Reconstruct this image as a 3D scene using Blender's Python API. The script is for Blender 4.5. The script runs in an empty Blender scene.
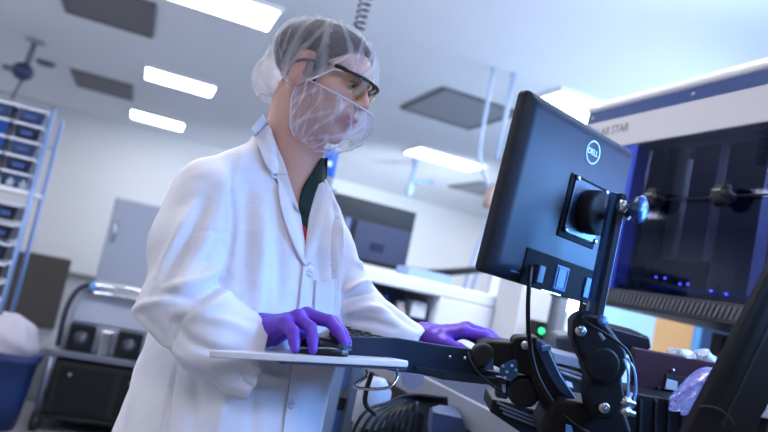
LIGHT_E = 14.0
TRAY_TILT = 6.0
HEAD_PITCH = 12; HEAD_ROLL = 0; HEAD_DIR = (.766, -.643); HEAD_SHIFT = (.013, .020)
import bpy, bmesh, math, random
import numpy as np
from math import sin, cos, radians, pi
from mathutils import Vector, Matrix
from mathutils.bvhtree import BVHTree

random.seed(4); np.random.seed(4)
SC = bpy.context.scene
COL = SC.collection
A = lambda *v: np.array(v, float)

# ------------------------------------------------------------------ camera
FPX, CX, CY = 700.0, 384.0, 216.0
def cam_basis(psi, p, th):
    psi, p, th = map(radians, (psi, p, th))
    F = A(sin(psi)*cos(p), cos(psi)*cos(p), sin(p))
    R0 = A(cos(psi), -sin(psi), 0); U0 = np.cross(R0, F)
    return cos(th)*R0 + sin(th)*U0, -sin(th)*R0 + cos(th)*U0, F
CR, CU, CF = cam_basis(19.0, 5.3, 12.2)
CO = A(0, 0, 1.2)
def ray(px, py): return CR*(px-CX)/FPX - CU*(py-CY)/FPX + CF
def P(px, py, d): return CO + ray(px, py)*d          # survey: where a thing seen in this direction at this distance stands
def onz(px, py, z): r = ray(px, py); return CO + r*((z-CO[2])/r[2])
def ony(px, py, y): r = ray(px, py); return CO + r*((y-CO[1])/r[1])
def onx(px, py, x): r = ray(px, py); return CO + r*((x-CO[0])/r[0])

cam = bpy.data.cameras.new('camera'); camo = bpy.data.objects.new('camera', cam); COL.objects.link(camo)
cam.sensor_width = 36; cam.lens = FPX/768*36
M = Matrix(((CR[0], CU[0], -CF[0], CO[0]), (CR[1], CU[1], -CF[1], CO[1]), (CR[2], CU[2], -CF[2], CO[2]), (0, 0, 0, 1)))
camo.matrix_world = M
cam.dof.use_dof = True; cam.dof.focus_distance = 1.30; cam.dof.aperture_fstop = 2.8
cam.clip_start = 0.05
SC.camera = camo

# ------------------------------------------------------------------ materials
def srgb(r, g, b):
    f = lambda c: (c/255/12.92) if c/255 <= .04045 else ((c/255+.055)/1.055)**2.4
    return (f(r), f(g), f(b), 1)
MATS = {}
def mat(name, rgb, rough=.5, metal=0, var=.06, scale=8, bump=0, bscale=60, emit=0, ecol=None, coat=0, spec=.5, sss=0, trans=0):
    if name in MATS: return MATS[name]
    m = bpy.data.materials.new(name); m.use_nodes = True; nt = m.node_tree; b = nt.nodes['Principled BSDF']
    c = srgb(*rgb)
    tc = nt.nodes.new('ShaderNodeTexCoord'); n = nt.nodes.new('ShaderNodeTexNoise'); n.inputs['Scale'].default_value = scale; n.inputs['Detail'].default_value = 4
    nt.links.new(tc.outputs['Object'], n.inputs['Vector'])
    mx = nt.nodes.new('ShaderNodeMix'); mx.data_type = 'RGBA'
    mx.inputs[6].default_value = tuple(x*(1-var) for x in c[:3])+(1,); mx.inputs[7].default_value = tuple(min(1, x*(1+var)) for x in c[:3])+(1,)
    nt.links.new(n.outputs['Fac'], mx.inputs[0]); nt.links.new(mx.outputs[2], b.inputs['Base Color'])
    b.inputs['Roughness'].default_value = rough; b.inputs['Metallic'].default_value = metal
    b.inputs['Specular IOR Level'].default_value = spec
    if coat: b.inputs['Coat Weight'].default_value = coat
    if sss:
        b.inputs['Subsurface Weight'].default_value = sss; b.inputs['Subsurface Radius'].default_value = (.02, .008, .004)
        b.inputs['Subsurface Scale'].default_value = .3
    if emit:
        b.inputs['Emission Color'].default_value = srgb(*(ecol or rgb)); b.inputs['Emission Strength'].default_value = emit
    if bump:
        n2 = nt.nodes.new('ShaderNodeTexNoise'); n2.inputs['Scale'].default_value = bscale; n2.inputs['Detail'].default_value = 5
        nt.links.new(tc.outputs['Object'], n2.inputs['Vector'])
        bp = nt.nodes.new('ShaderNodeBump'); bp.inputs['Strength'].default_value = bump; bp.inputs['Distance'].default_value = .01
        nt.links.new(n2.outputs['Fac'], bp.inputs['Height']); nt.links.new(bp.outputs['Normal'], b.inputs['Normal'])
    if trans: b.inputs['Transmission Weight'].default_value = trans
    MATS[name] = m; return m

def film(name, rgb, opacity, var=.3, scale=30, gloss=.0, attr=None, rough=.2, tint=(255, 255, 255)):
    """thin see-through sheet: part clear, part diffuse white, noise gives threads and wrinkles"""
    if name in MATS: return MATS[name]
    m = bpy.data.materials.new(name); m.use_nodes = True; nt = m.node_tree; nt.nodes.clear(); N = nt.nodes.new; L = nt.links.new
    out = N('ShaderNodeOutputMaterial'); tr = N('ShaderNodeBsdfTransparent'); tr.inputs[0].default_value = srgb(*tint)
    df = N('ShaderNodeBsdfDiffuse'); df.inputs[0].default_value = srgb(*rgb); tl = N('ShaderNodeBsdfTranslucent'); tl.inputs[0].default_value = srgb(*rgb)
    ms = N('ShaderNodeMixShader'); ms.inputs[0].default_value = .4; L(df.outputs[0], ms.inputs[1]); L(tl.outputs[0], ms.inputs[2])
    top = ms
    if gloss:
        gl = N('ShaderNodeBsdfGlossy'); gl.inputs['Roughness'].default_value = rough
        mg = N('ShaderNodeMixShader'); mg.inputs[0].default_value = gloss; L(ms.outputs[0], mg.inputs[1]); L(gl.outputs[0], mg.inputs[2]); top = mg
    tc = N('ShaderNodeTexCoord'); no = N('ShaderNodeTexNoise'); no.inputs['Scale'].default_value = scale; no.inputs['Detail'].default_value = 6; no.inputs['Roughness'].default_value = .7
    L(tc.outputs['Object'], no.inputs['Vector'])
    mr = N('ShaderNodeMapRange'); mr.inputs[1].default_value = .3; mr.inputs[2].default_value = .7
    mr.inputs[3].default_value = max(0, opacity-var/2); mr.inputs[4].default_value = min(1, opacity+var/2); L(no.outputs['Fac'], mr.inputs[0])
    fac = mr.outputs[0]
    if attr:
        at = N('ShaderNodeAttribute'); at.attribute_name = attr
        ad = N('ShaderNodeMath'); ad.operation = 'ADD'; ad.use_clamp = True; L(fac, ad.inputs[0]); L(at.outputs['Fac'], ad.inputs[1]); fac = ad.outputs[0]
    mm = N('ShaderNodeMixShader'); L(fac, mm.inputs[0]); L(tr.outputs[0], mm.inputs[1]); L(top.outputs[0], mm.inputs[2]); L(mm.outputs[0], out.inputs[0])
    MATS[name] = m; return m

def glass(name, tint, gloss, rough=.03, rgb=(255, 255, 255)):
    """clear pane: tinted see-through plus mirror reflection"""
    if name in MATS: return MATS[name]
    m = bpy.data.materials.new(name); m.use_nodes = True; nt = m.node_tree; nt.nodes.clear(); N = nt.nodes.new; L = nt.links.new
    out = N('ShaderNodeOutputMaterial'); tr = N('ShaderNodeBsdfTransparent'); tr.inputs[0].default_value = srgb(*tint)
    gl = N('ShaderNodeBsdfGlossy'); gl.inputs['Roughness'].default_value = rough; gl.inputs[0].default_value = srgb(*rgb)
    tc = N('ShaderNodeTexCoord'); no = N('ShaderNodeTexNoise'); no.inputs['Scale'].default_value = 5; L(tc.outputs['Object'], no.inputs['Vector'])
    mr = N('ShaderNodeMapRange'); mr.inputs[3].default_value = gloss*.85; mr.inputs[4].default_value = gloss*1.15; L(no.outputs['Fac'], mr.inputs[0])
    mm = N('ShaderNodeMixShader'); L(mr.outputs[0], mm.inputs[0]); L(tr.outputs[0], mm.inputs[1]); L(gl.outputs[0], mm.inputs[2]); L(mm.outputs[0], out.inputs[0])
    MATS[name] = m; return m

# ------------------------------------------------------------------ mesh helpers (all coordinates are world metres)
class MB:
    def __init__(s): s.v = []; s.f = []
    def add(s, vs, fs):
        o = len(s.v); s.v += [tuple(map(float, v)) for v in vs]; s.f += [tuple(i+o for i in f) for f in fs]; return s
    def hexa(s, q):   # 8 points: bottom ring 0-3, top ring 4-7
        return s.add(q, [(3, 2, 1, 0), (4, 5, 6, 7), (0, 1, 5, 4), (1, 2, 6, 5), (2, 3, 7, 6), (3, 0, 4, 7)])
    def bx(s, x0, x1, y0, y1, z0, z1):
        return s.hexa([(x0, y0, z0), (x1, y0, z0), (x1, y1, z0), (x0, y1, z0), (x0, y0, z1), (x1, y0, z1), (x1, y1, z1), (x0, y1, z1)])
    def ob(s, c, ax, ay, az, sx, sy, sz):   # oriented box from centre, unit axes and full sizes
        c, ax, ay, az = map(np.asarray, (c, ax, ay, az))
        return s.hexa([c+ax*sx*i/2+ay*sy*j/2+az*sz*k/2 for k in (-1, 1) for i, j in ((-1, -1), (1, -1), (1, 1), (-1, 1))])
    def prism(s, poly, ext):
        n = len(poly); poly = [np.asarray(p, float) for p in poly]; ext = np.asarray(ext, float)
        c0 = sum(poly)/n; nv = sum((np.cross(poly[i]-c0, poly[(i+1) % n]-c0) for i in range(n)), np.zeros(3))
        if nv @ ext < 0: poly = poly[::-1]
        fs = [tuple(range(n-1, -1, -1)), tuple(range(n, 2*n))]+[(i, (i+1) % n, n+(i+1) % n, n+i) for i in range(n)]
        return s.add(poly+[p+ext for p in poly], fs)
    def tube(s, pts, r, n=10, cap=True):
        pts = [np.asarray(p, float) for p in pts]; m = len(pts); rs = r if hasattr(r, '__len__') else [r]*m
        vs = []; t0 = pts[1]-pts[0]; u = np.cross(t0, A(0, 0, 1)); 
        if np.linalg.norm(u) < 1e-6*np.linalg.norm(t0)+1e-12: u = np.cross(t0, A(1, 0, 0))
        u /= np.linalg.norm(u)
        for i in range(m):
            t = pts[min(i+1, m-1)]-pts[max(i-1, 0)]; t = t/(np.linalg.norm(t)+1e-12)
            u = u-t*(u @ t); u /= np.linalg.norm(u)+1e-12; w = np.cross(t, u)
            vs += [pts[i]+rs[i]*(cos(2*pi*k/n)*u+sin(2*pi*k/n)*w) for k in range(n)]
        fs = [(i*n+k, i*n+(k+1) % n, (i+1)*n+(k+1) % n, (i+1)*n+k) for i in range(m-1) for k in range(n)]
        if cap: fs += [tuple(range(n-1, -1, -1)), tuple((m-1)*n+k for k in range(n))]
        return s.add(vs, fs)
    def cyl(s, p0, p1, r0, r1=None, n=24): return s.tube([p0, p1], [r0, r0 if r1 is None else r1], n)
    def lathe(s, c, ax, prof, n=28):     # prof: list of (radius, height along ax)
        c = np.asarray(c, float); ax = np.asarray(ax, float)/np.linalg.norm(ax)
        return s.tube([c+ax*h for r, h in prof], [max(r, 1e-4) for r, h in prof], n)
    def ball(s, c, r, n=16):
        r = r if hasattr(r, '__len__') else (r, r, r); c = np.asarray(c, float); vs = []; fs = []
        for i in range(n//2+1):
            th = pi*i/(n//2)
            vs += [c+A(r[0]*sin(th)*cos(2*pi*k/n), r[1]*sin(th)*sin(2*pi*k/n), r[2]*cos(th)) for k in range(n)]
        fs = [(i*n+k, (i+1)*n+k, (i+1)*n+(k+1) % n, i*n+(k+1) % n) for i in range(n//2) for k in range(n)]
        return s.add(vs, fs)
    def build(s, name, m, parent=None, smooth=False, bevel=0, seg=2, sub=0, org=None):
        vs = np.array(s.v)
        return link_mesh(name, vs, s.f, m, parent, smooth, bevel, seg, sub, org)

ORG = {}
def link_mesh(name, vs, fs, m, parent=None, smooth=False, bevel=0, seg=2, sub=0, org=None):
    if parent is not None: o0 = ORG[parent.name]
    elif org is not None: o0 = np.asarray(org, float)
    else: o0 = A((vs[:, 0].min()+vs[:, 0].max())/2, (vs[:, 1].min()+vs[:, 1].max())/2, vs[:, 2].min())
    me = bpy.data.meshes.new(name); me.from_pydata((vs-o0).tolist(), [], fs); me.validate(); me.update()
    bm = bmesh.new(); bm.from_mesh(me); bmesh.ops.recalc_face_normals(bm, faces=bm.faces) if len(fs) < 20000 else None; bm.to_mesh(me); bm.free()
    if smooth: me.polygons.foreach_set('use_smooth', [True]*len(me.polygons))
    o = bpy.data.objects.new(name, me); COL.objects.link(o); me.materials.append(m)
    if parent is not None: o.parent = parent
    else: o.location = o0
    ORG[o.name] = o0
    if bevel:
        b = o.modifiers.new('edge', 'BEVEL'); b.width = bevel; b.segments = seg; b.limit_method = 'ANGLE'; b.angle_limit = radians(40)
        me.polygons.foreach_set('use_smooth', [True]*len(me.polygons))
        b.harden_normals = True
    if sub:
        sb = o.modifiers.new('sub', 'SUBSURF'); sb.levels = sb.render_levels = sub
    return o
def tag(o, label, cat, group=None, kind=None):
    o['label'] = label; o['category'] = cat
    if group: o['group'] = group
    if kind: o['kind'] = kind
    return o
def struct(o): o['kind'] = 'structure'; return o
def thing(name, loc, label, cat, group=None):
    o = bpy.data.objects.new(name, None); COL.objects.link(o); o.location = loc; o.empty_display_size = .05
    ORG[o.name] = np.asarray(loc, float); return tag(o, label, cat, group)
def text(name, s, m, parent, c, ax, ay, size, ext=.0006, shear=0, width=None):
    """lettering as a font object lying in the plane of ax, ay"""
    cu = bpy.data.curves.new(name, 'FONT'); cu.body = s; cu.size = size; cu.extrude = ext; cu.align_x = 'CENTER'; cu.align_y = 'CENTER'; cu.shear = shear
    tmp = bpy.data.objects.new('lettering_curve', cu); COL.objects.link(tmp); bpy.context.view_layer.update()
    me = bpy.data.meshes.new_from_object(tmp.evaluated_get(bpy.context.evaluated_depsgraph_get())); bpy.data.objects.remove(tmp); bpy.data.curves.remove(cu)
    me.materials.clear(); me.materials.append(m); o = bpy.data.objects.new(name, me); COL.objects.link(o); o.parent = parent
    ax, ay = np.asarray(ax), np.asarray(ay); az = np.cross(ax, ay); c = np.asarray(c)-ORG[parent.name]
    ax = ax*(width or 1)
    o.matrix_local = Matrix(((ax[0], ay[0], az[0], c[0]), (ax[1], ay[1], az[1], c[1]), (ax[2], ay[2], az[2], c[2]), (0, 0, 0, 1)))
    ORG[o.name] = ORG[parent.name]; return o
def unit(v): v = np.asarray(v, float); return v/np.linalg.norm(v)
def spline(pts, n=8):
    pts = [np.asarray(p, float) for p in pts]; q = [2*pts[0]-pts[1]]+pts+[2*pts[-1]-pts[-2]]; out = []
    for i in range(1, len(q)-2):
        for k in range(n):
            t = k/n; a, b, c, d = q[i-1:i+3]
            out.append(.5*(2*b+(c-a)*t+(2*a-5*b+4*c-d)*t*t+(3*b-a-3*c+d)*t**3))
    return out+[pts[-1]]

# ------------------------------------------------------------------ implicit modelling for bodies, gloves and cloth
def grid(lo, hi, h):
    ax = [np.arange(lo[i], hi[i]+h, h, dtype=np.float32) for i in range(3)]
    X, Y, Z = np.meshgrid(*ax, indexing='ij'); return X, Y, Z
def smin(a, b, k):
    h = np.clip(.5+.5*(b-a)/k, 0, 1); return b*(1-h)+a*h-k*h*(1-h)
def smax(a, b, k): return -smin(-a, -b, k)
def ell(G, c, r, rot=None):
    d = [G[i]-np.float32(c[i]) for i in range(3)]
    if rot is not None: d = [sum(np.float32(rot[j][i])*d[i] for i in range(3)) for j in range(3)]
    k0 = np.sqrt(sum((d[i]/np.float32(r[i]))**2 for i in range(3)))+1e-6; k1 = np.sqrt(sum((d[i]/np.float32(r[i]**2))**2 for i in range(3)))+1e-6
    return k0*(k0-1)/k1
def cone(G, a, b, ra, rb):
    a = np.asarray(a, np.float32); b = np.asarray(b, np.float32); ab = b-a; L2 = float(ab @ ab)+1e-9
    t = np.clip(((G[0]-a[0])*ab[0]+(G[1]-a[1])*ab[1]+(G[2]-a[2])*ab[2])/L2, 0, 1)
    dx = G[0]-a[0]-t*ab[0]; dy = G[1]-a[1]-t*ab[1]; dz = G[2]-a[2]-t*ab[2]
    return np.sqrt(dx*dx+dy*dy+dz*dz)-(ra+(rb-ra)*t)
def chain(G, pts, rs, k):
    d = None
    for i in range(len(pts)-1):
        c = cone(G, pts[i], pts[i+1], rs[i], rs[i+1]); d = c if d is None else smin(d, c, k)
    return d
CORN = [(i, j, k) for i in (0, 1) for j in (0, 1) for k in (0, 1)]
def nets(Fv, lo, h):
    """surface nets: (verts, quads) of the zero level of Fv"""
    Fv = Fv.copy(); Fv[0] = Fv[-1] = 1; Fv[:, 0] = Fv[:, -1] = 1; Fv[:, :, 0] = Fv[:, :, -1] = 1
    S = Fv < 0; n = np.array(Fv.shape)
    cnt = np.zeros(n-1, np.int8)
    for c in CORN: cnt += S[c[0]:n[0]-1+c[0], c[1]:n[1]-1+c[1], c[2]:n[2]-1+c[2]]
    act = np.argwhere((cnt > 0) & (cnt < 8)); idx = -np.ones(n-1, np.int64); idx[tuple(act.T)] = np.arange(len(act))
    val = np.stack([Fv[act[:, 0]+c[0], act[:, 1]+c[1], act[:, 2]+c[2]] for c in CORN], 1)
    pos = np.zeros((len(act), 3)); num = np.zeros(len(act))
    for a in range(8):
        for b in range(a+1, 8):
            if sum(abs(CORN[a][q]-CORN[b][q]) for q in range(3)) != 1: continue
            va, vb = val[:, a], val[:, b]; m = (va < 0) != (vb < 0)
            t = np.where(m, va/np.where(m, va-vb, 1), 0)[:, None]
            pos += m[:, None]*(np.array(CORN[a])*(1-t)+np.array(CORN[b])*t); num += m
    V = np.asarray(lo)+h*(act+pos/num[:, None]); quads = []
    for ax in range(3):
        b, c = [(1, 2), (2, 0), (0, 1)][ax]
        sl0 = [slice(1, -1)]*3; sl1 = [slice(1, -1)]*3; sl0[ax] = slice(0, -1); sl1[ax] = slice(1, None)
        s0, s1 = S[tuple(sl0)], S[tuple(sl1)]; e = np.argwhere(s0 != s1); fl = s0[tuple(e.T)]
        off = np.ones(3, int); off[ax] = 0; e = e+off
        def cell(db, dc):
            q = e.copy(); q[:, b] -= db; q[:, c] -= dc; return idx[tuple(q.T)]
        q = np.stack([cell(1, 1), cell(0, 1), cell(0, 0), cell(1, 0)], 1); q[~fl] = q[~fl][:, ::-1]; quads.append(q)
    return V, np.concatenate(quads)
def smooth_mesh(V, Q, it=2, lam=.5):
    E = np.concatenate([Q[:, [0, 1]], Q[:, [1, 2]], Q[:, [2, 3]], Q[:, [3, 0]]])
    for k in range(it):
        acc = np.zeros_like(V); n = np.zeros(len(V))
        for a, b in ((0, 1), (1, 0)):
            for ax in range(3): acc[:, ax] += np.bincount(E[:, a], V[E[:, b], ax], len(V))
            n += np.bincount(E[:, a], minlength=len(V))
        V = V+lam*(acc/np.maximum(n, 1)[:, None]-V)
    return V
def normals(V, Q):
    nq = np.cross(V[Q[:, 2]]-V[Q[:, 0]], V[Q[:, 3]]-V[Q[:, 1]]); N = np.zeros_like(V)
    for k in range(4):
        for ax in range(3): N[:, ax] += np.bincount(Q[:, k], nq[:, ax], len(V))
    return N/(np.linalg.norm(N, axis=1)[:, None]+1e-12)
# ------------------------------------------------------------------ shared materials
wall_m = mat('painted_wall', (208, 210, 216), .8, var=.02, scale=1.5)
ceil_m = mat('ceiling_paint', (226, 230, 238), .7, var=.03, scale=.8)
floor_m = mat('vinyl_floor', (126, 128, 138), .35, var=.08, scale=3)
black_p = mat('black_plastic', (15, 16, 21), .5, spec=.3, var=.15, bump=.05, bscale=300)
black_s = mat('black_powder_coat', (11, 12, 18), .55, spec=.25, var=.1, bump=.05, bscale=400)
dark_m = mat('dark_rubber', (10, 10, 13), .6)
chrome = mat('chrome', (205, 210, 220), .12, 1)
steel = mat('brushed_steel', (150, 156, 168), .35, 1, bump=.03)
grey_m = mat('grey_enamel', (150, 156, 170), .4)
white_m = mat('white_enamel', (228, 231, 238), .35, var=.03)
blue_p = mat('blue_plastic', (28, 62, 128), .4)
screw_m = mat('screw_steel', (190, 192, 200), .3, 1)

# ------------------------------------------------------------------ setting
CZ = 3.2; YB = 14.9
f = MB().bx(-5.5, 12, -4, YB, -.1, 0).build('floor', floor_m); struct(f)
f = MB().bx(-5.5, 12, -4, YB+.2, CZ, CZ+.1).build('ceiling', ceil_m); struct(f)
f = MB().bx(-5.5, 12, YB, YB+.2, 0, CZ).build('wall_back', wall_m); struct(f)
f = MB().bx(-5.7, -5.5, -4, YB, 0, CZ).build('wall_left', wall_m); struct(f)
f = MB().bx(12, 12.2, -4, YB, 0, CZ).build('wall_right', wall_m); struct(f)
f = MB().bx(-5.5, 12, YB-.02, YB, 0, .12).build('baseboard_back', mat('baseboard_grey', (105, 108, 116), .5)); struct(f)

# ceiling lights: lit troffers, five in view and more of the same grid overhead
lit = mat('light_diffuser', (250, 251, 255), .5, emit=LIGHT_E, ecol=(252, 249, 250), var=.01)
tr_frame = mat('troffer_frame', (225, 228, 235), .5)
def light(x, y, label, sx=1.12, sy=.68):
    t = thing('ceiling_light', (x, y, CZ-.03), label, 'ceiling light', 'lit ceiling panels')
    MB().bx(x-sx/2, x+sx/2, y-sy/2, y+sy/2, CZ-.03, CZ-.001).build('diffuser', lit, t, bevel=.01)
    fr = MB(); w = .03
    for a, b, c, d in ((x-sx/2-w, x+sx/2+w, y-sy/2-w, y-sy/2), (x-sx/2-w, x+sx/2+w, y+sy/2, y+sy/2+w), (x-sx/2-w, x-sx/2, y-sy/2, y+sy/2), (x+sx/2, x+sx/2+w, y-sy/2, y+sy/2)):
        fr.bx(a, b, c, d, CZ-.035, CZ-.001)
    fr.build('frame', tr_frame, t)
light(.09, 5.92, 'large lit ceiling panel above and left of the hair net, cut by the top edge', 1.20, .58)
light(.12, 9.45, 'lit ceiling panel in the middle of the row of three at left', .86, .66)
light(-.05, 13.2, 'lit ceiling panel nearest the far wall, last of the row of three', 0.9, .85)
light(4.02, 9.5, 'lit ceiling panel showing between the beard cover and the black monitor', 1.08, .62)
light(3.75, 5.6, 'lit ceiling panel mostly hidden behind the black monitor')
for x, y in ((.05, 2.2), (.05, -1.5), (4.0, 2.2), (4.0, -1.5), (-4, -1.5), (-4, 2.2), (-4, 5.95), (-4, 9.45), (-4, 13.0), (8, -1.5), (8, 2.2), (8, 5.95), (8, 9.45), (8, 13.0)):
    light(x, y, 'lit ceiling panel overhead, beyond the picture', 1.2, .75)

vent_m = mat('vent_grey', (142, 144, 154), .6); vent_d = mat('vent_dark', (104, 101, 106), .6)
def vent(x0, x1, y0, y1, label, m=vent_m):
    t = thing('ceiling_vent', ((x0+x1)/2, (y0+y1)/2, CZ-.02), label, 'ceiling vent', 'grey ceiling vent panels')
    MB().bx(x0, x1, y0, y1, CZ-.02, CZ-.001).build('panel', m, t)
    fr = MB(); w = .035
    for a, b, c, d in ((x0-w, x1+w, y0-w, y0), (x0-w, x1+w, y1, y1+w), (x0-w, x0, y0, y1), (x1, x1+w, y0, y1)): fr.bx(a, b, c, d, CZ-.03, CZ-.001)
    fr.build('frame', mat('vent_frame', (90, 90, 98), .5), t)
k = (CZ-1.2)/1.75
vent(-.96*k, -.27*k, 5.75*k, 6.7*k, 'dark ceiling vent panel cut by the top edge at upper left', vent_d)
vent(-1.13*k, -.45*k, 9.35*k, 10.35*k, 'small dark ceiling vent between the top-left vent and the far wall', vent_d)
vent(2.2*k, 2.93*k, 5.5*k, 6.5*k, 'square grey ceiling vent between the hair net and the black monitor')
vent(4.55*k, 5.1*k, 9.2*k, 10.3*k, 'faint grey ceiling vent behind the hanging hoses')

# ------------------------------------------------------------------ left background
# metal rack of bins
RY = 4.6
rk = thing('storage_rack', (-1.0, RY+.25, 0), 'tall wire rack holding blue bins at the far left', 'rack')
rx = lambda px, py: ony(px, py, RY)
post_m = mat('pale_blue_steel', (120, 146, 196), .4, .3)
xr = -.60
for px_, py_ in ((xr, RY), (xr, RY+.5), (-1.42, RY), (-1.42, RY+.5)):
    MB().cyl((px_, py_, 0), (px_, py_, 1.80), .014, n=14).build('post', post_m, rk, True)
shelf_m = mat('shelf_white', (206, 210, 220), .4)
shelf_z = [.12, .50, 1.285, 1.78]
for z in (.12, .50, 1.285):
    MB().bx(-1.42, xr, RY, RY+.5, z-.03, z).build('shelf', shelf_m, rk, bevel=.006)
bm_ = MB()
for z in (.9, 1.6):
    bm_.cyl((-1.42, RY+.5, z), (xr, RY+.5, z), .008, n=8)
bm_.build('back_rail', post_m, rk, True)
bin_mats = [mat('bin_blue', (34, 72, 150), .35), mat('bin_navy', (30, 38, 66), .35), mat('bin_slate', (52, 66, 100), .4), mat('bin_dark', (20, 26, 46), .4)]
lid_m = mat('bin_lid', (196, 202, 220), .35)
rows_u = ['lowest', 'second', 'third', 'fourth', 'topmost']; colw = ['inner', 'outer']
def bin_(x, z, w, h, m, label, group):
    t = thing('storage_bin', (x, RY+.18, z), label, 'bin', group)
    y0, y1 = RY+.03, RY+.38; tp = .012
    MB().hexa([(x-w/2+tp, y0+tp, z), (x+w/2-tp, y0+tp, z), (x+w/2-tp, y1, z), (x-w/2+tp, y1, z), (x-w/2, y0, z+h), (x+w/2, y0, z+h), (x+w/2, y1, z+h), (x-w/2, y1, z+h)]).build('bin_body', m, t, bevel=.006)
    MB().bx(x-w/2-.008, x+w/2+.008, y0-.012, y1, z+h, z+h+.016).build('lid', lid_m, t, bevel=.004)
    MB().bx(x-w*.2, x+w*.2, y0-.012, y0+.002, z+h*.3, z+h*.62).build('label_holder', mats_lbl, t)
mats_lbl = mat('bin_front_panel', (60, 84, 140), .3)
for r in range(5):
    for c in range(3):
        x = -.715-.178*c; z = 1.287+.098*r*1.0
        m = bin_mats[(0 if c == 1 and r in (1, 2, 3) else 1 if r % 2 else 2) if r < 4 else 2]
        bin_(x, z, .15, .078, m, '%s blue lidded bin in the %s column of the stacks on the rack top shelf' % (rows_u[r], ['right', 'middle', 'left'][c]), 'lidded bins on the rack top shelf')
for r in range(6):
    for c in range(3):
        x = -.715-.178*c; z = .502+.118*r
        bin_(x, z, .125, .085, bin_mats[3 if r else 0], '%s dark bin in the %s column below the white rack shelf' % (['lowest', 'second', 'third', 'fourth', 'fifth', 'topmost'][r], ['right', 'middle', 'left'][c]), 'dark bins on the rack middle shelf')
for i in range(4):
    x = -.66-.07*i
    t = MB().lathe((x, RY+.015, 1.287), (0, 0, 1), [(.018, 0), (.022, .01), (.022, .03), (.01, .04), (.01, .052)], 14).build('small_jar', mat('jar_grey', (140, 150, 170), .2), None, True)
    tag(t, '%s small grey jar on the front lip of the white rack shelf' % ['first', 'second', 'third', 'fourth'][i], 'jar', 'small jars on the rack shelf')

# grey freezer against the far wall
fy = 9.0
a0 = ony(116, 196, fy); a1 = ony(176, 210, fy)
fz = thing('upright_freezer', (a0[0]+.55, fy+.4, 0), 'tall pale grey upright freezer standing behind the lab coat', 'freezer')
fm = mat('freezer_grey', (158, 166, 186), .4, var=.03)
MB().bx(a0[0], a0[0]+1.05, fy+.06, fy+.8, .08, a0[2]).build('freezer_body', fm, fz, bevel=.02)
d_ = MB().bx(a0[0]+.01, a0[0]+1.04, fy, fy+.06, .2, a0[2]-.02).build('door', fm, fz, bevel=.015)
hp = ony(115, 232, fy)
MB().tube([hp+A(0, 0, -.12), hp+A(0, -.05, -.1), hp+A(0, -.05, .1), hp+A(0, 0, .12)], .018, 10).build('handle', chrome, d_, True)
MB().bx(a0[0]+.03, a0[0]+1.02, fy+.02, fy+.06, .0, .2).build('kick_grille', dark_m, fz)

# brown board leaning by the wall
b0 = ony(20, 252, 8.0); b1 = ony(71, 263, 8.0); b2 = ony(55, 322, 8.0)
w = MB().bx(b0[0]-.25, b1[0], 8.0, 8.05, 0, b1[2]+.03).build('partition_board', mat('brown_board', (50, 46, 46), .7), bevel=.01)
tag(w, 'dark brown upright board standing between the bin rack and the pale freezer', 'board')

# blue waste bin with a white bag
wb0 = A(-.50, 4.33, 0)
wb = thing('waste_bin', wb0, 'blue waste bin topped with white bag at lower left', 'waste bin')
bl = mat('waste_blue', (12, 44, 96), .4)
def ring(cx_, cy_, z, rx_, ry_, n=32, e=3.5):
    out = []
    for k in range(n):
        a = 2*pi*k/n; out.append(A(cx_+rx_*np.sign(cos(a))*abs(cos(a))**(2/e), cy_+ry_*np.sign(sin(a))*abs(sin(a))**(2/e), z))
    return out
def loft(mb, rings, cap=True):
    n = len(rings[0]); vs = [v for r in rings for v in r]
    fs = [(i*n+k, i*n+(k+1) % n, (i+1)*n+(k+1) % n, (i+1)*n+k) for i in range(len(rings)-1) for k in range(n)]
    if cap: fs += [tuple(range(n-1, -1, -1)), tuple((len(rings)-1)*n+k for k in range(n))]
    return mb.add(vs, fs)
loft(MB(), [ring(wb0[0], wb0[1], z, r, r*.9) for z, r in ((0, .15), (.2, .17), (.36, .185), (.37, .2), (.40, .2), (.40, .18), (.30, .172), (.29, .02))]).build('bin_body', bl, wb, True)
loft(MB(), [ring(wb0[0], wb0[1], z, r, r*.9) for z, r in ((.402, .205), (.415, .205), (.415, .178), (.402, .178), (.402, .205))], False).build('rim', bl, wb, True)
l_ = (wb0[0]-.28, wb0[1]-.26, .28); X = grid(l_, (wb0[0]+.3, wb0[1]+.26, .75), .013)
Fv = ell(X, (wb0[0]-.01, wb0[1], .45), (.155, .14, .15)); Fv = smin(Fv, ell(X, (wb0[0]+.07, wb0[1]-.03, .43), (.09, .10, .11)), .05)
Fv = Fv+.008*np.sin(38*X[0]+11*X[2])*np.sin(31*X[1]+20*X[0])+.006*np.sin(60*X[2]+25*X[0]); Fv = np.maximum(Fv, .31-X[2])
V, Q = nets(Fv, l_, .013); V = smooth_mesh(V, Q, 1)
o = link_mesh('plastic_bag', V, Q.tolist(), mat('white_bag', (170, 166, 180), .5, bump=.3, bscale=25), None, True)
tag(o, 'crumpled white plastic bag bulging out of the blue waste bin', 'bag')
o = MB().bx(-.42, -.28, 4.95, 5.1, 0, .34).build('floor_box', mat('pale_box', (120, 124, 136), .6), bevel=.01); tag(o, 'small pale box on the floor between waste bin and black cabinet', 'box')

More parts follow.
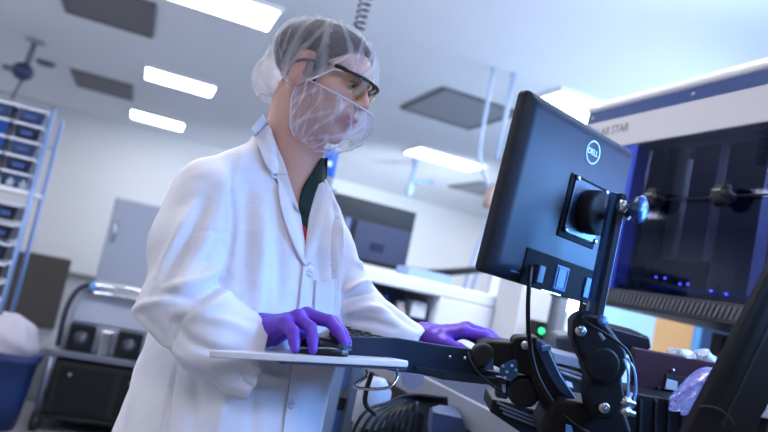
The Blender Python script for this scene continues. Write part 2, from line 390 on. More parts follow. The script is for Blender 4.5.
# cart with grey appliance and two black boxes
cy = 4.3
ct = thing('equipment_cart', (.06, cy+.3, 0), 'grey metal equipment cart standing left of the lab coat', 'cart')
cm = mat('cart_grey', (112, 118, 134), .35, .5)
cx0, cx1 = -.26, .5
for x in (cx0, cx1):
    for y in (cy, cy+.55):
        MB().cyl((x, y, .09), (x, y, .44), .016, n=12).build('leg', cm, ct, True)
        c_ = MB().cyl((x-.02, y, .045), (x+.02, y, .045), .045, n=18).build('caster', dark_m, ct, True)
MB().bx(cx0-.02, cx1+.02, cy-.02, cy+.57, .42, .455).build('top_shelf', cm, ct, bevel=.006)
MB().bx(cx0-.02, cx1+.02, cy-.02, cy+.57, .075, .10).build('bottom_shelf', black_p, ct, bevel=.006)
lc_ = thing('lower_case', (.12, cy+.2, .10), 'black case filling the lower shelf of the equipment cart', 'case')
MB().bx(cx0+.03, cx1-.03, cy+.0, cy+.5, .101, .40).build('case_body', dark_m, lc_, bevel=.01)
for x in (-.05, .28):
    d_ = MB().bx(x-.14, x+.14, cy-.012, cy, .13, .38).build('case_door', black_p, lc_, bevel=.004)
    MB().ball((x-.09, cy-.018, .33), .012).build('latch', steel, d_, True)
ap = thing('bench_centrifuge', (.12, cy+.25, .455), 'grey appliance with chrome grab bars on the cart', 'lab appliance')
am = mat('appliance_grey', (146, 152, 168), .35)
S0 = [(-.23, .455), (-.23, .70), (-.19, .80), (-.12, .83), (.46, .83), (.46, .455)]
MB().prism([(x, cy+.06, z) for x, z in S0], (0, .45, 0)).build('housing', am, ap, bevel=.012)
MB().prism([(x, cy+.05, z) for x, z in [(-.2, .62), (-.2, .69), (-.17, .78), (-.11, .805), (.45, .805), (.45, .62)]], (0, .012, 0)).build('front_panel', mat('panel_grey', (160, 166, 182), .3), ap, bevel=.004)
for z in (.80, .845):
    MB().tube([(-.12, cy+.06, z), (-.12, cy+.015, z), (.44, cy+.015, z), (.44, cy+.06, z)], .014, 12).build('grab_bar', chrome, ap, True)
MB().tube(spline([(-.24, cy+.03, .47), (-.245, cy+.03, .68), (-.205, cy+.03, .80), (-.13, cy+.03, .845)], 6), .016, 10).build('frame_tube', mat('frame_dark', (60, 66, 82), .3, .7), ap, True)
MB().ball((-.13, cy+.025, .83), .028).build('corner_cap', mat('corner_blue', (96, 140, 200), .25), ap, True)
for i, x in enumerate((-.13, .13)):
    t = thing('sample_block', (x, cy-.0, .47), '%s of two black boxes side by side at the front of the cart' % ['left', 'right'][i], 'box', 'black boxes on the cart')
    MB().bx(x-.07, x+.07, cy-.005, cy+.05, .458, .61).build('box_body', black_p, t, bevel=.008)
    MB().lathe((x, cy-.005, .535), (0, -1, 0), [(.04, 0), (.04, .006), (.033, .012), (.0, .012)], 22).build('dial', mat('slate_dial', (38, 42, 58), .35), t, True)
t = MB().bx(-.03, .03, cy-.01, cy+.04, .457, .6).build('steel_clamp', chrome, bevel=.01); tag(t, 'bright steel clamp between the two black boxes on the cart', 'clamp')
cb = thing('black_cabinet', (.2, 5.2, 0), 'low black cabinet on the floor behind the cart', 'cabinet')
MB().bx(-.20, .60, 5.0, 5.4, 0, .48).build('cabinet_body', dark_m, cb, bevel=.008)
for x in (0, .4): 
    d_ = MB().bx(x-.19, x+.19, 4.985, 5.0, .03, .44).build('door', black_p, cb, bevel=.004)
    MB().ball((x+.15, 4.975, .24), .014).build('knob', steel, d_, True)

# ceiling-hung things
t = thing('ceiling_sensor', onz(30, 40, CZ), 'dark jointed fitting hanging from the ceiling at far left', 'ceiling fitting')
p0 = onz(36, 40, CZ); zc = p0[2]
MB().lathe(p0, (0, 0, -1), [(.12, 0), (.12, .03), (.05, .05)], 20).build('mount', grey_m, t, True)
MB().cyl(p0, p0+A(-.03, 0, -.36), .035, n=14).build('stem', mat('fitting_grey', (96, 104, 124), .4), t, True)
MB().ball(p0+A(-.05, 0, -.42), (.13, .13, .11)).build('head', mat('fitting_navy', (40, 52, 92), .35), t, True)
MB().cyl(p0+A(-.05, 0, -.42), p0+A(-.27, 0, -.42), .04, n=12).build('arm', mat('fitting_grey', (96, 104, 124), .4), t, True)
MB().cyl(p0+A(-.03, 0, -.5), p0+A(-.09, 0, -.78), .02, n=12).build('probe', mat('fitting_grey', (96, 104, 124), .4), t, True)
q0 = onz(46, 62, CZ)
o = MB().lathe(q0, (0, 0, -1), [(.13, 0), (.13, .03), (.07, .06), (.0, .06)], 20).build('smoke_detector', mat('fitting_grey', (96, 104, 124), .4), None, True); tag(o, 'small round grey detector on the ceiling beside the jointed fitting', 'detector')
t = thing('pendant_fitting', onz(415, 165, CZ), 'blue grey pendant fitting hanging under the ceiling light', 'ceiling fitting')
p0 = onz(416, 160, CZ)
MB().cyl(p0, p0+A(0, 0, -.42), .03, n=12).build('stem', mat('fitting_blue', (96, 128, 176), .4), t, True)
MB().ball(p0+A(0, 0, -.48), (.06, .06, .12)).build('head', mat('fitting_pale', (118, 144, 186), .4), t, True)
MB().cyl(p0+A(0, 0, -.36), p0+A(.36, 0, -.27), .03, n=12).build('arm', mat('fitting_blue', (96, 128, 176), .4), t, True)

def coil(p0, p1, R_, turns, r, n=14):
    p0, p1 = np.asarray(p0), np.asarray(p1); t = unit(p1-p0); u = unit(np.cross(t, A(1, 0, 0))); v = np.cross(t, u)
    return MB().tube([p0+(p1-p0)*i/(turns*n)+R_*(cos(2*pi*i/n)*u+sin(2*pi*i/n)*v) for i in range(turns*n+1)], r, 7)
p1 = P(359, 29, 2.6); p0 = p1.copy(); p0[2] = CZ
o = coil(p0, p1, .02, 46, .0065).build('coiled_hose', mat('hose_grey', (120, 128, 148), .4), None, True); tag(o, 'coiled grey air hose hanging from the ceiling above the hair net', 'hose')
hm = mat('hose_steel', (160, 176, 206), .4)
h1 = [P(*q, 6.0) for q in ((483, 120), (480, 150), (486, 178), (492, 190))]; h1[0] = A(h1[0][0], h1[0][1], CZ); h1[3] = P(490, 189, 6.0)
o = MB().tube(spline(h1, 8), .017, 10).build('air_line', hm, None, True); tag(o, 'grey air line hanging from the ceiling beside the black monitor', 'hose')
h2 = [P(*q, 6.0) for q in ((492, 203), (486, 225), (472, 262), (462, 300))]; h2 += [A(h2[-1][0]-.05, h2[-1][1], .5), A(h2[-1][0]-.05, h2[-1][1], 0)]
o = MB().tube(spline(h2, 8), .018, 10).build('drop_hose', hm, None, True); tag(o, 'pale hose running down to the floor, the left of two', 'hose')
h3 = [P(*q, 6.05) for q in ((496, 203), (492, 225), (480, 265), (470, 300))]; h3 += [A(h3[-1][0]-.05, h3[-1][1], .5), A(h3[-1][0]-.05, h3[-1][1], 0)]
o = MB().tube(spline(h3, 8), .018, 10).build('drop_hose', hm, None, True); tag(o, 'pale hose running down to the floor, the right of two', 'hose')
t = thing('hose_reel', P(496, 160, 6.0), 'dark hose coupling hanging beside the upper left edge of the monitor', 'coupling')
c_ = P(497, 158, 6.0); MB().cyl(A(c_[0], c_[1], CZ), c_, .02, n=12).build('hanger', hm, t, True)
MB().lathe(c_+A(0, -.05, 0), (0, 1, 0), [(.03, 0), (.08, 0), (.08, .03), (.05, .03), (.05, .07), (.08, .07), (.08, .1), (.03, .1)], 24).build('drum', mat('reel_dark', (58, 70, 100), .4), t, True)
c_ = P(490, 198, 6.0)
o = MB().lathe(c_+A(0, 0, -.09), (0, 0, 1), [(.03, 0), (.05, .02), (.05, .12), (.035, .15), (.035, .19)], 18).build('hose_valve', mat('brass_tan', (176, 150, 140), .35, .5), None, True); tag(o, 'tan brass valve on the hanging hoses below the dark coupling', 'valve')
# ------------------------------------------------------------------ middle background: wall monitor, white cabinet and what it holds
my = 4.8
g = lambda px, py: ony(px, py, my)
wm = thing('wall_monitor', g(370, 268), 'dark flat screen on a swing arm behind the technician', 'monitor')
TLc, TRc, BRc, BLc = g(300, 183), g(417, 213), g(403, 272), g(286, 246)
xl, xr_ = TLc[0], TRc[0]; zt_, zb_ = TRc[2]+.0, BRc[2]
MB().bx(xl, xr_, my, my+.06, zb_, zt_).build('housing', black_p, wm, bevel=.008)
scr = mat('bluish_screen', (40, 48, 78), .4, emit=.16, ecol=(80, 100, 150), var=.25, scale=3)
MB().bx(xl+.03, xr_-.015, my-.004, my+.002, zb_+.03, zt_-.15).build('screen', scr, wm)
MB().bx(xl+.03, xr_-.015, my-.006, my+.002, zt_-.15, zt_-.012).build('top_band', mat('screen_bar', (16, 18, 26), .3), wm)
win = MB()
for a, b in ((.15, .2), (.3, .36), (.42, .46)): win.bx(xl+(xr_-xl)*a, xl+(xr_-xl)*b, my-.007, my, zb_+.06, zt_-.155)
win.build('screen_window', mat('screen_pale', (90, 105, 150), .3, emit=.2, ecol=(150, 170, 220)), wm)
win = MB()
for a, b in ((.2, .28), (.36, .40), (.47, .52)): win.bx(xl+(xr_-xl)*a, xl+(xr_-xl)*b, my-.007, my, zb_+.05, zt_-.155)
win.build('screen_column', mat('screen_dark', (22, 26, 40), .2), wm)
MB().bx(xl+(xr_-xl)*.66, xl+(xr_-xl)*.78, my-.007, my, zb_+.10, zb_+.16).build('screen_icon', mat('screen_navy', (36, 44, 72), .2), wm)
ar = thing('swing_arm', g(440, 273), 'thin black swing arm reaching from wall screen behind the black monitor', 'arm')
MB().tube([g(398, 268), g(425, 274), g(440, 273), g(485, 269)], [.028, .036, .030, .026], 10).build('bar', black_s, ar, True)
MB().lathe(g(412, 271)+A(0, -.02, -.03), (0, 0, 1), [(.03, 0), (.034, .02), (.034, .05), (.02, .06)], 16).build('joint', black_s, ar, True)
pole = g(500, 268); MB().bx(pole[0]-.03, pole[0]+.03, my+.03, my+.09, 0, 2.3).build('upright', mat('upright_white', (214, 222, 238), .4), ar)

# white cabinet with open front
wy = 3.6
h = lambda px, py: ony(px, py, wy)
cab = thing('safety_cabinet', (h(440, 300)[0], wy+.3, 0), 'white bench hood with an open front behind the left arm', 'hood')
cw = mat('cabinet_white', (226, 232, 246), .35, var=.02)
a_tl = h(345, 262); a_tr = h(545, 305); o_tl = h(373, 290); o_br = h(447, 340)
zt2 = a_tl[2]; x0 = a_tl[0]-.2; x1 = a_tr[0]+.25; xo0, xo1 = o_tl[0]-.12, h(437, 310)[0]; zo1 = h(400, 297)[2]+.045; zo0 = zo1-.27
MB().bx(x0, x1, wy, wy+.6, zo1, zt2).build('top_panel', cw, cab, bevel=.012)
MB().bx(xo1, x1, wy, wy+.6, zo0, zo1).build('side_panel', cw, cab, bevel=.008)
MB().bx(x0, xo0, wy, wy+.6, zo0, zo1).build('side_panel', cw, cab, bevel=.008)
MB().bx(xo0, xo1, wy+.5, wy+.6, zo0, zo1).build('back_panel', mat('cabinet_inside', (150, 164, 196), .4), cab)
MB().bx(x0, x1, wy-.05, wy+.6, zo0-.05, zo0).build('work_top', cw, cab, bevel=.008)
for x in (x0+.05, x1-.05):
    for y in (wy+.05, wy+.55): MB().bx(x-.03, x+.03, y-.03, y+.03, 0, zo0-.05).build('leg', grey_m, cab)
def goods(name, mb, m, label, cat, smooth=False, bevel=.006):
    return tag(mb.build(name, m, None, smooth, 0 if smooth else bevel), label, cat)
L_ = xo1-xo0
goods('instrument_box', MB().bx(xo0+.01, xo0+.20, wy+.1, wy+.3, zo0, zo0+.24), mat('box_ink', (24, 30, 52), .3), 'black box at the left inside the white hood', 'box')
goods('blue_bottle', MB().lathe((xo0+.25, wy+.12, zo0), (0, 0, 1), [(.03, 0), (.032, .01), (.032, .15), (.014, .18), (.014, .22)], 18), mat('bottle_blue', (70, 110, 190), .2), 'slim blue bottle inside the white hood beside the black box', 'bottle', True)
goods('beige_jar', MB().lathe((xo0+.33, wy+.1, zo0), (0, 0, 1), [(.04, 0), (.042, .02), (.042, .15), (.03, .17), (.03, .2)], 18), mat('jar_beige', (176, 168, 176), .3), 'beige jar inside the white hood right of the blue bottle', 'jar', True)
goods('dark_unit', MB().bx(xo0+.38, xo0+.5, wy+.06, wy+.26, zo0, zo0+.13), mat('unit_ink', (18, 24, 44), .3), 'low dark unit under the white carton in the hood', 'box')
goods('white_carton', MB().bx(xo0+.39, xo0+.48, wy+.06, wy+.2, zo0+.13, zo0+.22), mat('carton_pale', (204, 212, 230), .5), 'small pale carton standing on the dark unit in the hood', 'carton')
X = grid((xo0+.46, wy, zo0-.01), (xo0+.72, wy+.3, zo0+.3), .011)
Fv = ell(X, (xo0+.585, wy+.14, zo0+.10), (.085, .09, .11))+.008*np.sin(60*X[0]+20*X[2])*np.sin(50*X[2]); Fv = np.maximum(Fv, zo0-X[2])
V, Q = nets(Fv, (xo0+.46, wy, zo0-.01), .011)
tag(link_mesh('clear_bag', V, Q.tolist(), mat('bag_bluegrey', (150, 166, 200), .2, bump=.4, bscale=20), None, True), 'blue grey plastic bag at the right inside the white hood', 'bag')
p_ = h(432, 283)
goods('wipe_box', MB().bx(p_[0]-.12, p_[0]+.16, wy+.08, wy+.28, zt2, zt2+.055), mat('wipe_blue', (150, 176, 216), .4), 'flat pale blue box lying on top of the white hood', 'box')

# blue labelled bottle behind the collar
by = 3.2; p_ = ony(324, 188, by)
bt = thing('reagent_bottle', p_, 'blue labelled bottle standing high behind the beard cover', 'bottle')
MB().lathe(p_, (0, 0, 1), [(.028, 0), (.034, .01), (.034, .2), (.02, .225), (.02, .25)], 22).build('bottle_body', mat('bottle_grey', (150, 160, 176), .2), bt, True)
MB().lathe(p_+A(0, 0, .055), (0, 0, 1), [(.0348, 0), (.0352, .001), (.0352, .13), (.0348, .131)], 22).build('label_band', mat('label_blue', (40, 104, 212), .4), bt, True)
MB().lathe(p_+A(0, 0, .25), (0, 0, 1), [(.022, 0), (.023, .005), (.023, .03), (.02, .034)], 22).build('cap', white_m, bt, True)
MB().bx(p_[0]-.02, p_[0]+.004, by-.037, by-.0345, p_[2]+.10, p_[2]+.125).build('label_mark', mat('mark_white', (226, 236, 250), .5), bt)
sh = thing('bottle_shelf', p_+A(.1, .05, -.02), 'narrow grey shelf carrying the blue labelled bottle', 'shelf')
MB().bx(p_[0]-.25, p_[0]+.05, by-.05, by+.1, p_[2]-.02, p_[2]).build('board', mat('shelf_grey', (120, 130, 150), .4), sh)
MB().bx(p_[0]-.22, p_[0]-.18, by+.05, by+.09, 0, p_[2]-.02).build('upright', steel, sh)

# pillars, door and box seen under the monitor and the instrument
cyy = 3.3
c0 = ony(522, 290, cyy); c1 = ony(556, 300, cyy)
o = MB().bx(c0[0], c1[0]-.03, cyy, cyy+.24, 0, 1.75).build('column_grey', mat('column_paint', (206, 208, 214), .6, var=.02)); struct(o)
o = MB().bx(c1[0]+.0, c1[0]+.05, cyy-.05, cyy+.1, 0, 1.75).build('trim_1', mat('alu_trim', (160, 168, 182), .3, .5)); struct(o)
o = MB().bx(c1[0]+.07, c1[0]+.16, cyy+.2, cyy+.5, 0, 1.75).build('trim_2', mat('lilac_trim', (118, 130, 186), .4)); struct(o)
p_ = ony(541, 331, 3.2)
t = thing('indicator_lamp', p_, 'small dark box with green light beside the grey column', 'lamp')
MB().bx(p_[0]-.03, p_[0]+.03, 3.2, 3.28, p_[2]-.05, p_[2]+.05).build('case', black_p, t, bevel=.005)
MB().ball(p_+A(0, -.005, 0), .016).build('light', mat('green_light', (40, 220, 120), .3, emit=2.5), t, True)
MB().bx(p_[0]-.015, p_[0]+.015, 3.22, 3.26, 0, p_[2]-.05).build('stand', steel, t)

dy = 7.5
k_ = lambda px, py: ony(px, py, dy)
q0, q1 = k_(654, 330), k_(694, 330)
o = MB().bx(q0[0], q1[0], dy, dy+.05, 0, 2.1).build('door_1', mat('orange_wood', (206, 156, 106), .45, var=.08, scale=2), bevel=.004); struct(o)
hd = MB().tube([(q0[0]+.08, dy, 1.0), (q0[0]+.08, dy-.05, 1.0), (q0[0]+.2, dy-.05, 1.0)], .012, 8).build('door_handle', steel, o, True)
o = MB().bx(q1[0], q1[0]+.1, dy-.03, dy+.06, 0, 2.2).build('trim_3', mat('door_trim_blue', (92, 158, 208), .4)); struct(o)
o = MB().bx(q0[0]-1.6, q0[0]-.9, dy, dy+.1, 0, 2.6).build('wall_partition', mat('partition_white', (226, 232, 240), .5)); struct(o)
o = MB().bx(q0[0]-.9, q0[0], dy, dy+.1, 0, 2.6).build('wall_teal', mat('partition_teal', (168, 204, 220), .5)); struct(o)
o = MB().bx(q1[0]+.1, q1[0]+2.5, dy, dy+.1, 0, 2.6).build('wall_blue', mat('partition_blue', (44, 66, 104), .5)); struct(o)
# ------------------------------------------------------------------ liquid handling instrument: its front is the plane x = XM, running away from us
XM = 1.6
zq = lambda py: onx(768, py, XM)[2]
YE = 2.42; YN = .25
zt, z1, z2, z3 = zq(57), zq(69), zq(84), zq(122)
zg0, zg1 = 1.349, 1.288
lh = thing('liquid_handler', (XM+.4, 1.4, .93), 'large white and navy lab instrument with dark glass front', 'lab instrument')
hm_white = mat('housing_white', (222, 224, 230), .35, var=.02); hm_navy = mat('housing_navy', (34, 62, 120), .4); hm_grey = mat('housing_grey', (188, 188, 198), .45, var=.02)
MB().bx(XM-.01, XM+.9, YN, YE, z1, zt).build('top_cover', hm_white, lh, bevel=.022, seg=4)
MB().bx(XM, XM+.9, YN, YE-.012, z2, z1).build('navy_stripe', hm_navy, lh)
bm_ = MB().bx(XM-.004, XM+.05, YN, YE, z3, z2).build('name_band', hm_grey, lh, bevel=.006)
for y in (YE-.05, 1.83, 1.05, .45):
    MB().lathe((XM-.001, y, (z1+z2)/2), (-1, 0, 0), [(.007, 0), (.007, .002), (.004, .004)], 14).build('screw', screw_m, lh, True)
yb, zb = onx(612, 130, XM)[1], onx(612, 130, XM)[2]
text('lettering', 'MICROLAB STAR', mat('letter_grey', (92, 92, 104), .5), bm_, (XM-.0045, yb+.058, zb-.004), (0, -1, 0), (0, 0, 1), .047, width=.92)
MB().bx(XM+.05, XM+.9, YE-.03, YE, zg0, z2).build('end_panel', hm_white, lh, bevel=.008)
MB().bx(XM-.002, XM+.06, YE-.36, YE-.03, zg0, z3).build('corner_pillar', mat('pillar_blue', (16, 60, 190), .35), lh, bevel=.01)
MB().bx(XM+.86, XM+.9, YN, YE-.03, zg0, z2).build('back_panel', mat('inner_back', (56, 62, 82), .6), lh)
MB().bx(XM+.02, XM+.9, YN, YE-.03, zg1+.01, zg0+.02).build('deck', mat('deck_dark', (34, 38, 58), .45), lh)
MB().bx(XM+.0, XM+.9, YN, YE, z2-.02, z2).build('inner_roof', mat('inner_back', (56, 62, 82), .6), lh)
MB().bx(XM+.06, XM+.86, YE-.385, YE-.365, zg0+.02, z3).build('inner_wall', mat('inner_dark', (22, 24, 34), .5), lh)
# things seen through the glass
slab = mat('inner_slab', (128, 130, 150), .5); slab2 = mat('inner_dark', (22, 24, 34), .5); slab3 = mat('inner_blue', (60, 72, 112), .5)
def col_(y0, y1, x, m, za=zg0+.02, zb=z3+.02): MB().bx(x, x+.05, y0, y1, za, zb).build('inner_column', m, lh)
col_(1.99, 2.05, XM+.12, slab2); col_(1.84, 1.955, XM+.16, slab)
col_(1.66, 1.82, XM+.18, slab3); col_(1.45, 1.6, XM+.3, slab2); col_(1.2, 1.42, XM+.4, slab2)
MB().bx(XM+.08, XM+.26, 1.72, 2.0, zg0+.02, zg0+.13).build('inner_carrier', slab2, lh, bevel=.006)
MB().bx(XM+.1, XM+.16, 1.43, 1.47, zg0+.24, z3-.02).build('pipette_channel', mat('channel_pale', (140, 170, 220), .3), lh)
MB().bx(XM+.1, XM+.16, 1.50, 1.53, zg0+.2, zg0+.31).build('pipette_channel', mat('channel_pale', (140, 170, 220), .3), lh)
MB().tube(spline([(XM+.15, 1.28, z3), (XM+.13, 1.25, zg0+.35), (XM+.1, 1.3, zg0+.22), (XM+.14, 1.36, zg0+.18)], 8), .006, 8).build('inner_tube', mat('channel_pale', (140, 170, 220), .3), lh, True)
led_m = mat('blue_led', (80, 100, 255), .3, emit=12, ecol=(90, 110, 255))
for px, py in ((656, 277), (665, 278), (680, 284), (688, 284), (711, 291), (726, 294)):
    q = onx(px, py, XM+.03); MB().ball(q, .0042, 10).build('status_led', led_m, lh, True)
q0, q1 = onx(650, 280, XM+.04), onx(735, 298, XM+.04)
MB().bx(XM+.034, XM+.05, q1[1]-.3, q0[1], zg0+.018, zg0+.03).build('led_strip', mat('led_strip', (20, 30, 200), .4, emit=.25, ecol=(20, 30, 220)), lh)
gl = MB().bx(XM, XM+.006, YN, YE-.36, zg0, z3).build('front_window', glass('smoked_glass', (146, 150, 174), .045, rgb=(210, 224, 255)), lh)
zr = onx(722, 195, XM-.035)[2]
MB().cyl((XM-.018, YN, zr), (XM-.018, YE-.3, zr), .003, n=10).build('handle_rod', black_p, lh, True)
def knob(y):
    k = MB(); n = 40
    prof = [(.0, 0), (.022, 0), (.036, .006), (.037, .024), (.031, .032), (.012, .036), (0, .036)]
    vs = []
    for r, hh in prof:
        for i in range(n):
            a = 2*pi*i/n; rr = r*(1-.20*max(0, cos(7*a))**.7*(r > .025)); vs.append((XM-.022-hh, y+rr*cos(a), zr+rr*sin(a)))
    k.add(vs, [(i*n+j, i*n+(j+1) % n, (i+1)*n+(j+1) % n, (i+1)*n+j) for i in range(len(prof)-1) for j in range(n)])
    k.cyl((XM+.004, y, zr), (XM-.022, y, zr), .016, n=16)
    o = k.build('window_knob', black_p, lh, True)
    MB().bx(XM-.06, XM-.057, y-.014, y+.014, zr+.008, zr+.013).build('knob_mark', mat('mark_grey', (150, 150, 160), .5), o)
knob(onx(722, 195, XM-.035)[1]); knob(onx(653, 200, XM-.035)[1])
# grille strip under the glass
MB().bx(XM-.012, XM+.05, YN, YE, zg1, zg0).build('sill', mat('sill_dark', (40, 42, 52), .4), lh, bevel=.004)
y = YE-.02; n_ = 0; gb = mat('grille_grey', (80, 82, 94), .5)
while y > YN+.3 and n_ < 64:
    MB().prism([(XM-.013, y, zg1+.014), (XM-.013, y-.012, zg1+.014), (XM-.013, y-.026, zg0-.010), (XM-.013, y-.014, zg0-.010)], (-.005, 0, 0)).build('grille_slat', gb, lh)
    y -= .0195; n_ += 1
for y in (YE-.1, YN+.1):
    for x in (XM+.12, XM+.8): MB().bx(x-.03, x+.03, y-.03, y+.03, .93, zg1).build('leg', black_s, lh)

# ------------------------------------------------------------------ bench
BX = .97; BZ = .90
be = thing('lab_bench', (1.5, 1.5, 0), 'grey topped lab bench with metal edge under the instrument', 'bench')
MB().bx(BX+.012, 2.6, .2, 2.75, BZ, BZ+.03).build('bench_top', mat('bench_grey', (70, 78, 98), .9, var=.04, spec=.1), be)
MB().bx(BX-.004, BX+.012, .2, 2.75, BZ-.045, BZ+.032).build('edge_rail', mat('edge_alu', (146, 150, 162), .4, .3), be, bevel=.003)
MB().bx(BX+.03, 2.58, .3, 2.7, BZ-.09, BZ-.002).build('under_frame', mat('frame_black', (22, 24, 32), .5), be)
for y in (.35, 1.72, 2.68):
    for x in (BX+.05, 2.5):
        MB().bx(x-.03, x+.03, y-.03, y+.03, 0, BZ-.05).build('leg', mat('leg_grey', (132, 138, 152), .4, .3), be, bevel=.003)
MB().bx(BX+.34, BX+.36, .4, 2.65, .38, BZ-.09).build('modesty_panel', mat('panel_slate', (66, 74, 94), .5), be)
MB().bx(BX+.2, 2.55, .4, 2.65, .35, .38).build('lower_shelf', mat('frame_black', (22, 24, 32), .5), be)

# ------------------------------------------------------------------ black computer monitor seen from behind
yaw, tilt, roll_ = radians(20.7), radians(2.1), radians(-1.5)
me_ = A(cos(yaw), sin(yaw), 0); mb_ = np.cross(me_, A(0, 0, 1)); mu = cos(tilt)*A(0, 0, 1)+sin(tilt)*mb_; me_, mu = cos(roll_)*me_+sin(roll_)*mu, cos(roll_)*mu-sin(roll_)*me_; mn = np.cross(me_, mu)   # right (seen from behind), up, back-facing normal
MC = A(.7437, 1.1356, 1.4142)+me_*.002; W, H = .368, .332
mw = lambda s, t, d=0: MC+me_*s*W/2+mu*t*H/2+mn*d      # s,t in -1..1, d towards the back
cm_ = thing('computer_monitor', MC-mu*H/2, 'black computer monitor seen from behind on a pivoting arm', 'monitor')
shell = mat('monitor_shell', (22, 27, 42), .52, spec=.35, var=.08, bump=.06, bscale=500)
def rrect(w, h, r, d, n=5):
    out = []
    for cx_, cy_, a0 in ((w-r, h-r, 0), (-w+r, h-r, pi/2), (-w+r, -h+r, pi), (w-r, -h+r, 3*pi/2)):
        for i in range(n): a = a0+pi/2*i/(n-1); out.append(MC+me_*(cx_+r*cos(a))+mu*(cy_+r*sin(a))+mn*d)
    return out
prof = [(W/2-.004, H/2-.004, -.024), (W/2, H/2, -.021), (W/2, H/2, -.006), (W/2-.003, H/2-.003, -.001), (W/2-.018, H/2-.018, .010), (W/2-.026, H/2-.026, .0125)]
loft(MB(), [rrect(w, h, .010, d) for w, h, d in prof]).build('back_shell', shell, cm_, False, bevel=.0015)
MB().add([mw(-.95, -.92, -.0245), mw(.95, -.92, -.0245), mw(.95, .95, -.0245), mw(-.95, .95, -.0245)], [(0, 3, 2, 1)]).build('screen', mat('screen_lit', (120, 140, 180), .2, emit=.8, ecol=(170, 195, 240)), cm_)
def on_back(px, py, d=.0125):      # point of the back shell seen in this direction
    r = ray(px, py); t = ((MC+mn*d-CO) @ mn)/(r @ mn); return CO+r*t
lw = mat('logo_white', (196, 212, 236), .4)
# slot along the top, logo ring and letters
sl = MB(); a, b = mw(-.82, .9, .0068), mw(.72, .9, .0068); sl.ob((a+b)/2, me_, mu, mn, np.linalg.norm(b-a), .004, .003); sl.build('vent_slot', dark_m, cm_)
lc = on_back(593, 152.5, .0128)
MB().tube([lc+.0215*(cos(2*pi*i/40)*me_+sin(2*pi*i/40)*mu) for i in range(41)], .0017, 8, False).build('logo_ring', lw, cm_, True)
text('logo_letters', 'DELL', lw, cm_, lc, me_, mu, .0155, shear=.0, width=1.0)
# square plate behind the pivot with four screws
pc = on_back(584, 210, .0125)
PV = lambda s, t, d: pc+me_*s+mu*t+mn*d
MB().ob(PV(-.005, -.005, .001), me_, mu, mn, .122, .122, .004).build('mount_recess', mat('recess_black', (8, 9, 13), .8, spec=.12), cm_, bevel=.003)
MB().ob(PV(-.002, -.002, .004), me_, mu, mn, .106, .106, .005).build('mount_plate', mat('plate_blueblack', (26, 36, 58), .35), cm_, bevel=.004)
for s in (-.05, .05):
    for t in (-.05, .05): MB().lathe(PV(s, t, .006), mn, [(.0052, 0), (.0052, .003), (.003, .0045), (0, .0045)], 12).build('plate_screw', screw_m, cm_, True)
# connector recess
rc = (on_back(523, 249)+on_back(592, 297))/2
ra = on_back(526, 250); rb = on_back(596, 276); rcx = (ra+rb)/2-mu*.026; rl = abs((rb-ra) @ me_)
MB().ob(rcx+mn*.0005, me_, mu, mn, rl, .066, .004).build('port_recess', mat('recess_black', (8, 9, 13), .8, spec=.12), cm_, bevel=.002)
MB().ob(rcx-me_*rl*.0+mn*.003-mu*.002, me_, mu, mn, .040, .046, .004).build('port_cover', mat('cover_blue', (36, 70, 122), .5, spec=.3), cm_, bevel=.003)
fr = MB()
for s, t, a, b in ((-.014, 0, .0016, .036), (.014, 0, .0016, .036), (0, .018, .03, .0016), (0, -.018, .03, .0016)): fr.ob(rcx+me_*s+mu*(t-.002)+mn*.0055, me_, mu, mn, a, b, .0015)
fr.build('cover_groove', dark_m, cm_)
MB().ob(rcx+me_*rl*.40+mn*.004-mu*.004, me_, mu, mn, rl*.13, .04, .006).build('socket_cover', mat('cover_blue', (36, 70, 122), .5, spec=.3), cm_, bevel=.002)
MB().ob(rcx-me_*rl*.33+mn*.008-mu*.008, me_, mu, mn, .020, .034, .016).build('power_socket', mat('slate_plug', (38, 50, 74), .4), cm_, bevel=.003)
MB().ob(mw(-.55, -.86, .006), me_, mu, mn, .05, .02, .008).build('lower_step', mat('cover_blue2', (36, 62, 104), .4), cm_, bevel=.003)
st = MB(); st.ob(rcx-me_*.02-mu*.033+mn*.003, me_, mu, mn, .06, .0022, .002); st.build('steel_strip', screw_m, cm_)

# ------------------------------------------------------------------ pivoting arm that carries screen and keyboard
DP = 1.30
arm = thing('monitor_arm', P(600, 430, DP), 'black jointed arm with screws holding the black monitor', 'monitor arm')
dk = PV(.004, -.002, .008)
MB().lathe(dk, mn, [(.041, 0), (.043, .004), (.043, .026), (.039, .032), (.012, .034), (.012, .05)], 36).build('pivot_disc', black_p, arm, True)
MB().lathe(PV(.03, .02, .038), mn, [(.0075, 0), (.0075, .003), (.004, .005), (0, .005)], 16).build('disc_screw', screw_m, arm, True)
MB().cyl(dk+mn*.03, dk+mn*.085, .0075, n=16).build('tilt_axle', steel, arm, True)
